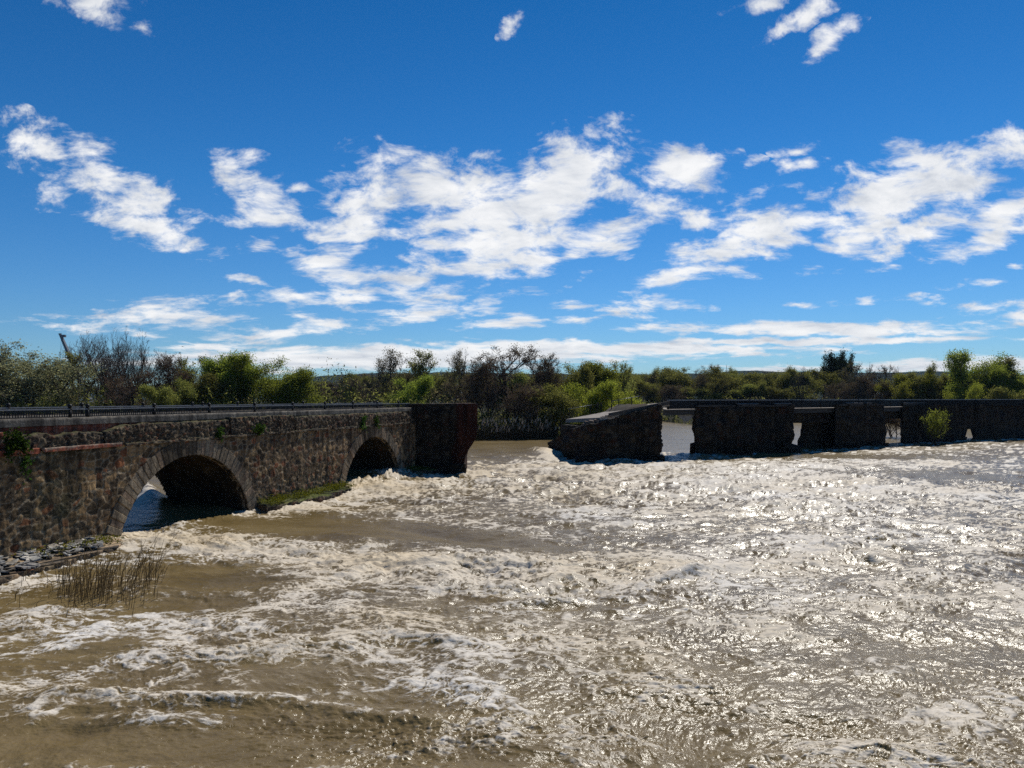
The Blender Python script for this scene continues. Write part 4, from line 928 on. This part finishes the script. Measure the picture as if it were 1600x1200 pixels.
# green trees right of the breach
tree(880,578,140,'olive',74,'olive green leafy tree just right of the large brown tree')
tree(908,571,146,'green',82,'tall fresh green tree above the collapsed deck', var=0)
tree(938,576,152,'green',70,'fresh green tree right behind the tall one above the collapsed deck', var=1)
tree(985,568,172,'half',50,'budding tree poking above the green trees beyond the collapsed deck', var=1)
tree(944,603,128,'yellow',84,'bright yellow green young tree behind the tilted railing')
tree(872,606,126,'olive',66,'low dark green tree at the water behind the collapsed pier')
rb = random.Random(4)
for k in range(26):
    u = 482+k*15+rb.uniform(-5,5); kk = rb.choice(['brown','olive','half','brown'])
    tree(u, 592+rb.uniform(-7,7), rb.uniform(185,240), kk, rb.uniform(58,84), 'small dark tree in the distant wood at the foot of the blue hill', 'distant trees at the foot of the hill')
belt = 'woodland belt behind the ruined bridge'
u = 975
while u < 1300:
    k = rb.choice(['olive','olive','olive','half','yellow','brown'])
    if k == 'yellow': k = 'olive'
    v = 580+rb.uniform(-6,8)-(6 if 1090 < u < 1130 else 0)
    lab = {'olive':'olive leafy tree in the dense woodland belt behind the first spans of the ruined bridge','half':'half-leafed tree in the dense woodland belt behind the first spans of the ruined bridge','brown':'brown twiggy tree in the dense woodland belt behind the first spans of the ruined bridge'}[k]
    tree(u, v, rb.uniform(244,275), k, rb.uniform(44,62), lab, belt+', '+k); u += rb.uniform(13,20)
u = 985
while u < 1290:
    k = rb.choice(['brown','olive','half'])
    lab = {'olive':'low olive tree in the front row of the woodland behind the first spans','half':'low budding tree in the front row of the woodland behind the first spans','brown':'low brown tree in the front row of the woodland behind the first spans'}[k]
    tree(u, 598+rb.uniform(-6,9), rb.uniform(238,243), k, rb.uniform(40,60), lab, belt+', front '+k); u += rb.uniform(18,28)
tree(1297,556,262,'dark',42,'dark rounded evergreen standing above the woodland, left of two')
tree(1315,560,262,'dark',34,'dark evergreen standing above the woodland, right of two')
for u, v, k, w_, lab in ((1262,574,'bare',44,'pale bare tree left of the two dark evergreens'),(1336,568,'brown',50,'reddish brown bare tree right of the two dark evergreens'),(1360,571,'bare',40,'thin bare tree left of the gap in the woodland top'),(1385,572,'brown',46,'brown bare tree above the third pier'),(1408,574,'bare',40,'thin bare tree right of the brown tree above the third pier')):
    tree(u, v, 225, k, w_, lab)
tree(1412,588,205,'yellow',58,'yellow green tree standing out before the brown woods above the third gap')
for u, v, w_, lab in ((1446,586,54,'olive tree left of the young trees above the abutment'),(1470,578,50,'olive tree with a pointed top above the abutment wall'),(1494,577,48,'loose olive tree next to the big dark green tree')):
    tree(u, v, 205, 'olive', w_, lab)
tree(1536,557,196,'green',88,'big dark green tree, tallest above the right-hand abutment', var=0)
tree(1552,566,194,'olive',60,'dark olive tree merged with the right side of the big green tree')
tree(1584,574,190,'green',64,'fresh green tree near the right edge of the photo', var=1)
tree(1622,572,188,'olive',70,'olive tree cut by the right edge of the photo')
tree(1512,604,186,'yellow',56,'low yellowish tree under the big dark green tree')
tree(1566,610,184,'olive',60,'low olive tree above the far right railing')
u = 1300
while u < 1500:
    k = rb.choice(['brown','brown','bare'])
    tree(u, 592+rb.uniform(-8,10), 204+rb.uniform(0,12), k, rb.uniform(36,52), 'low bare tree in the brown woods behind the third and fourth pier', 'low bare trees behind the piers'); u += rb.uniform(13,20)
# tree standing in the flood behind the third gap, bush before the abutment
tree(1397,634,126,'brown',58,'dark bare flooded tree seen through the third gap of the ruined bridge', base=.2)
t_ = tree(1459,643,114.5,'bush',32,'bright yellow green bush growing out of the water before the abutment wall', name='flooded_bush', base=-.6); t_['category'] = 'bush'

# undergrowth along the bank: nobody could count it
rng = np.random.default_rng(77)
n = 220000
ux = rng.uniform(-120, 215, n); d = rng.exponential(9, n)*(1-.0*ux)+.3
uy = bank_y(ux)+d; hgt = (2.2+2.2*noise2(ux*.12, uy*.12, 3)+1.5*noise2(ux*.5, uy*.5, 4))*sst(0, 6, d+1.5)*(1+.6*sst(0,15,d))
hgt = hgt*(1+.9*sst(-8,-25,ux)); hgt = np.maximum(hgt, .5); uz = ground_z(ux, uy)+hgt*rng.random(n)**.7
nrm = rng.normal(0,1,(n,3)); nrm /= np.linalg.norm(nrm,axis=1)[:,None]; t = np.cross(nrm, rng.normal(0,1,(n,3))); t /= np.linalg.norm(t,axis=1)[:,None]; b = np.cross(nrm, t)
s = (.10+.22*rng.random(n))[:,None]*(1+.5*sst(150,240,uy))[:,None]; P_ = np.stack([ux,uy,uz],1)
me = grid_mesh('undergrowth', np.stack([P_-t*s, P_-b*s*.4, P_+t*s, P_+b*s*.4], 1).reshape(-1,3), np.arange(4*n).reshape(-1,4), False, None, np.clip((h01(np.floor(ux*.35), np.floor(uy*.35), None, 3)*(2.2+.8*sst(4,14,d))+.4*rng.random(n)-.7*sst(9,3,d)).astype(int),0,2))
ug = link('undergrowth', me, [M['leaf_dark'], M['leaf_olive'], M['leaf_bud']]); ug['kind'] = 'stuff'; tag(ug, 'dark tangled undergrowth along the far river bank', 'undergrowth')
# reed bed with pale plumes on the far bank
rng = np.random.default_rng(5); segs = []; pl = []
for k in range(900):
    xx = rng.uniform(-9, 7.5); yv = float(bank_y(np.array([xx]))[0])+rng.uniform(-2.2, 2.6); zz_ = max(float(ground_z(np.array([xx]), np.array([yv]))[0]), .3); hh = rng.uniform(1.4, 3.4)
    lx, ly = rng.normal(0,.18,2); a = np.array((xx, yv, zz_-.2)); b = a+np.array((lx*hh, ly*hh, hh)); segs.append((a, b, .03, .02, 0))
    if k%5 == 0:
        for j in range(2): pl.append((b-np.array((0,0,.0)), b+np.array((rng.normal(0,.09)+.12, rng.normal(0,.09), .42+.2*rng.random())), .07, .02, 0))
reed = link('reed_bed', tube_mesh('reed_bed', segs), M['reed']); reed['kind'] = 'stuff'; tag(reed, 'reed bed with pale feathery plumes on the far bank behind the breach', 'reeds')
po = link('plumes', tube_mesh('plumes', pl), M['plume'], reed)

# flooded reeds near the left footing
rng = np.random.default_rng(9); segs = []
for k in range(260):
    uu = rng.uniform(88, 243) if k > 14 else rng.choice([30,40,60,70,75,248])+rng.normal(0,6); vv = rng.normal(925, 12)-(10 if uu > 210 else 0)+(6 if 100 < uu < 150 else 0)
    Y = H*F/(vv-VH); xx = (uu-800)/F*Y; hh = (.45+1.25*rng.random()**1.3)*(1 if k > 14 else .5); lx, ly = rng.normal(.16,.24), rng.normal(0,.12)
    p0 = np.array((xx, Y, -.5)); p1 = np.array((xx+lx*hh*.4, Y+ly*hh*.5, hh*.5)); p2 = np.array((xx+lx*hh*1.1, Y+ly*hh, hh))
    segs += [(p0, p1, .011, .010, 0), (p1, p2, .010, .005, 0)]
    if rng.random() < .35:
        q = p1+(p2-p1)*rng.random(); segs.append((q, q+np.array((rng.normal(.1,.12), rng.normal(0,.1), rng.uniform(.15,.45))), .009, .004, 0))
fr_ = link('flooded_reeds', tube_mesh('flooded_reeds', segs), M['reed_wet']); tag(fr_, 'thin brown reed stems standing in the muddy water near the left stone footing', 'reeds')

o = link('moss', leaf_mesh('moss', np.random.default_rng(42), MOSS_PTS, 9, .09, .05, .5, 1.5), M['moss_leaf'], brA); o['kind'] = 'stuff'
# ivy and weeds rooted in the wall
def ivy(s, zc, wd, hg, n, label, name='ivy', hang=0., matl='ivy'):
    rng = np.random.default_rng(int(abs(s)*100+zc*10)); pts = []; segs = []
    c = apos(s, .15, zc)
    root = empty(name, tuple(float(q) for q in c), label, 'plant')
    for k in range(14):
        a = rng.uniform(-.9,.9)*wd; b = rng.uniform(-.5-hang, .55)*hg; o = rng.uniform(.05,.35)*min(1, wd)
        e = apos(s+a, .12+o, zc+b); segs.append((c, e, .02, .008, 0)); pts += [c+(e-c)*t for t in (.35,.6,.8,1.)]
    link('stems', tube_mesh('stems', segs), M['bark'], root)
    link('leaves', leaf_mesh('leaves', rng, pts, max(2, n//len(pts)), .13*wd+.04, .065, .7), M[matl], root)
ivy(.55, 5.25, .55, .8, 700, 'dark green ivy clump hanging over the red brick cornice on the left', hang=.5)
ivy(1.0, 4.3, .35, .7, 160, 'sparse green weeds trailing below the ivy clump on the rubble wall', 'wall_weed', .6)
ivy(13.6, 5.0, .32, .75, 240, 'green weed tuft on the cornice above the crown of the near arch', 'wall_weed', .3)
ivy(17.3, 5.05, .55, .55, 420, 'bright green weed tuft on the cornice right of the near arch', 'wall_weed', .0)
ivy(31.5, 5.1, .5, .8, 300, 'green weeds over the cornice left of the far arch crown', 'wall_weed', .4)
ivy(34.0, 5.1, .45, .8, 300, 'green weeds over the cornice above the far arch crown', 'wall_weed', .5)
ivy(-1.3, .75, .35, .35, 160, 'small bright green weed between the wall foot and the pale rubble', 'wall_weed', .0)

# ------------------------------------------------------------------ far landmarks
Yp = 1150.
pr = empty('leaning_pylon', tuple(at(136,622,Yp)*np.array((1,1,0))), 'tall leaning pylon of a cable-stayed bridge rising behind the bare trees at left', 'pylon')
a, b = at(140,628,Yp), at(94.5,523,Yp)
mb = MB(); dx = np.array((1,0,0)); dy = np.array((0,1,0))
mb.hexa([a-dx*4-dy*4, a+dx*4-dy*4, a+dx*4+dy*4, a-dx*4+dy*4, b-dx*1.3-dy*2, b+dx*1.5-dy*2, b+dx*1.5+dy*2, b-dx*1.3+dy*2]); mb.build('mast', M['steel_far'], pr)
mb = MB(); mb.box(at(99,525,Yp), (3.2,0,0), (0,2.,0), (0,0,1.8)); mb.box(at(94,522,Yp), (1.6,0,0), (0,1.5,0), (0,0,1.)); mb.build('mast_head', M['steel_far'], pr)
for k in range(9):
    p = b+(a-b)*(.03+.055*k)
    mb = MB(); mb.tube(p, at(92-9*k-4,640,Yp+2), .16, .16, 4); mb.build('stay_cable', M['steel_far'], pr)
for u, v, Y, lab in ((463,575,900,'thin distant radio mast right of the green clump at left'),(1135,571,1000,'thin distant lattice mast above the woodland right of centre')):
    mp_ = empty('radio_mast', tuple(at(u,622,Y)*np.array((1,1,0))), lab, 'mast')
    mb = MB(); mb.tube(at(u,640,Y), at(u,v,Y), .9, .25, 6); mb.build('pole', M['steel_far'], mp_)
    mb = MB()
    for k in range(3): mb.box(at(u, v+8+9*k, Y), (1.5,0,0), (0,.2,0), (0,0,.18))
    mb.build('crossarms', M['steel_far'], mp_)

# ------------------------------------------------------------------ haze
mb = MB(); mb.hexa([(-4700,-450,-6),(4700,-450,-6),(4700,3450,-6),(-4700,3450,-6),(-4700,-450,122),(4700,-450,122),(4700,3450,122),(-4700,3450,122)])
m, nt, N, L = mat('air_haze')
pv = nd(nt, 'ShaderNodeVolumePrincipled'); pv.inputs['Color'].default_value = (.5,.72,1,1); pv.inputs['Density'].default_value = HAZE; pv.inputs['Anisotropy'].default_value = .1
o = nd(nt, 'ShaderNodeOutputMaterial'); L.new(pv.outputs[0], o.inputs['Volume'])
hz_ = mb.build('haze', m); hz_['kind'] = 'stuff'; tag(hz_, 'thin bluish air haze over the river and hills', 'haze')
# ------------------------------------------------------------------ render settings
scene.render.engine = 'CYCLES'
scene.view_settings.view_transform = 'Standard'; scene.view_settings.look = 'None'; scene.view_settings.exposure = 0; scene.view_settings.gamma = 1
scene.cycles.max_bounces = 6; scene.cycles.diffuse_bounces = 3; scene.cycles.glossy_bounces = 3; scene.cycles.transmission_bounces = 3
scene.cycles.caustics_reflective = False; scene.cycles.caustics_refractive = False
scene.cycles.use_denoising = False; scene.cycles.sample_clamp_direct = 14
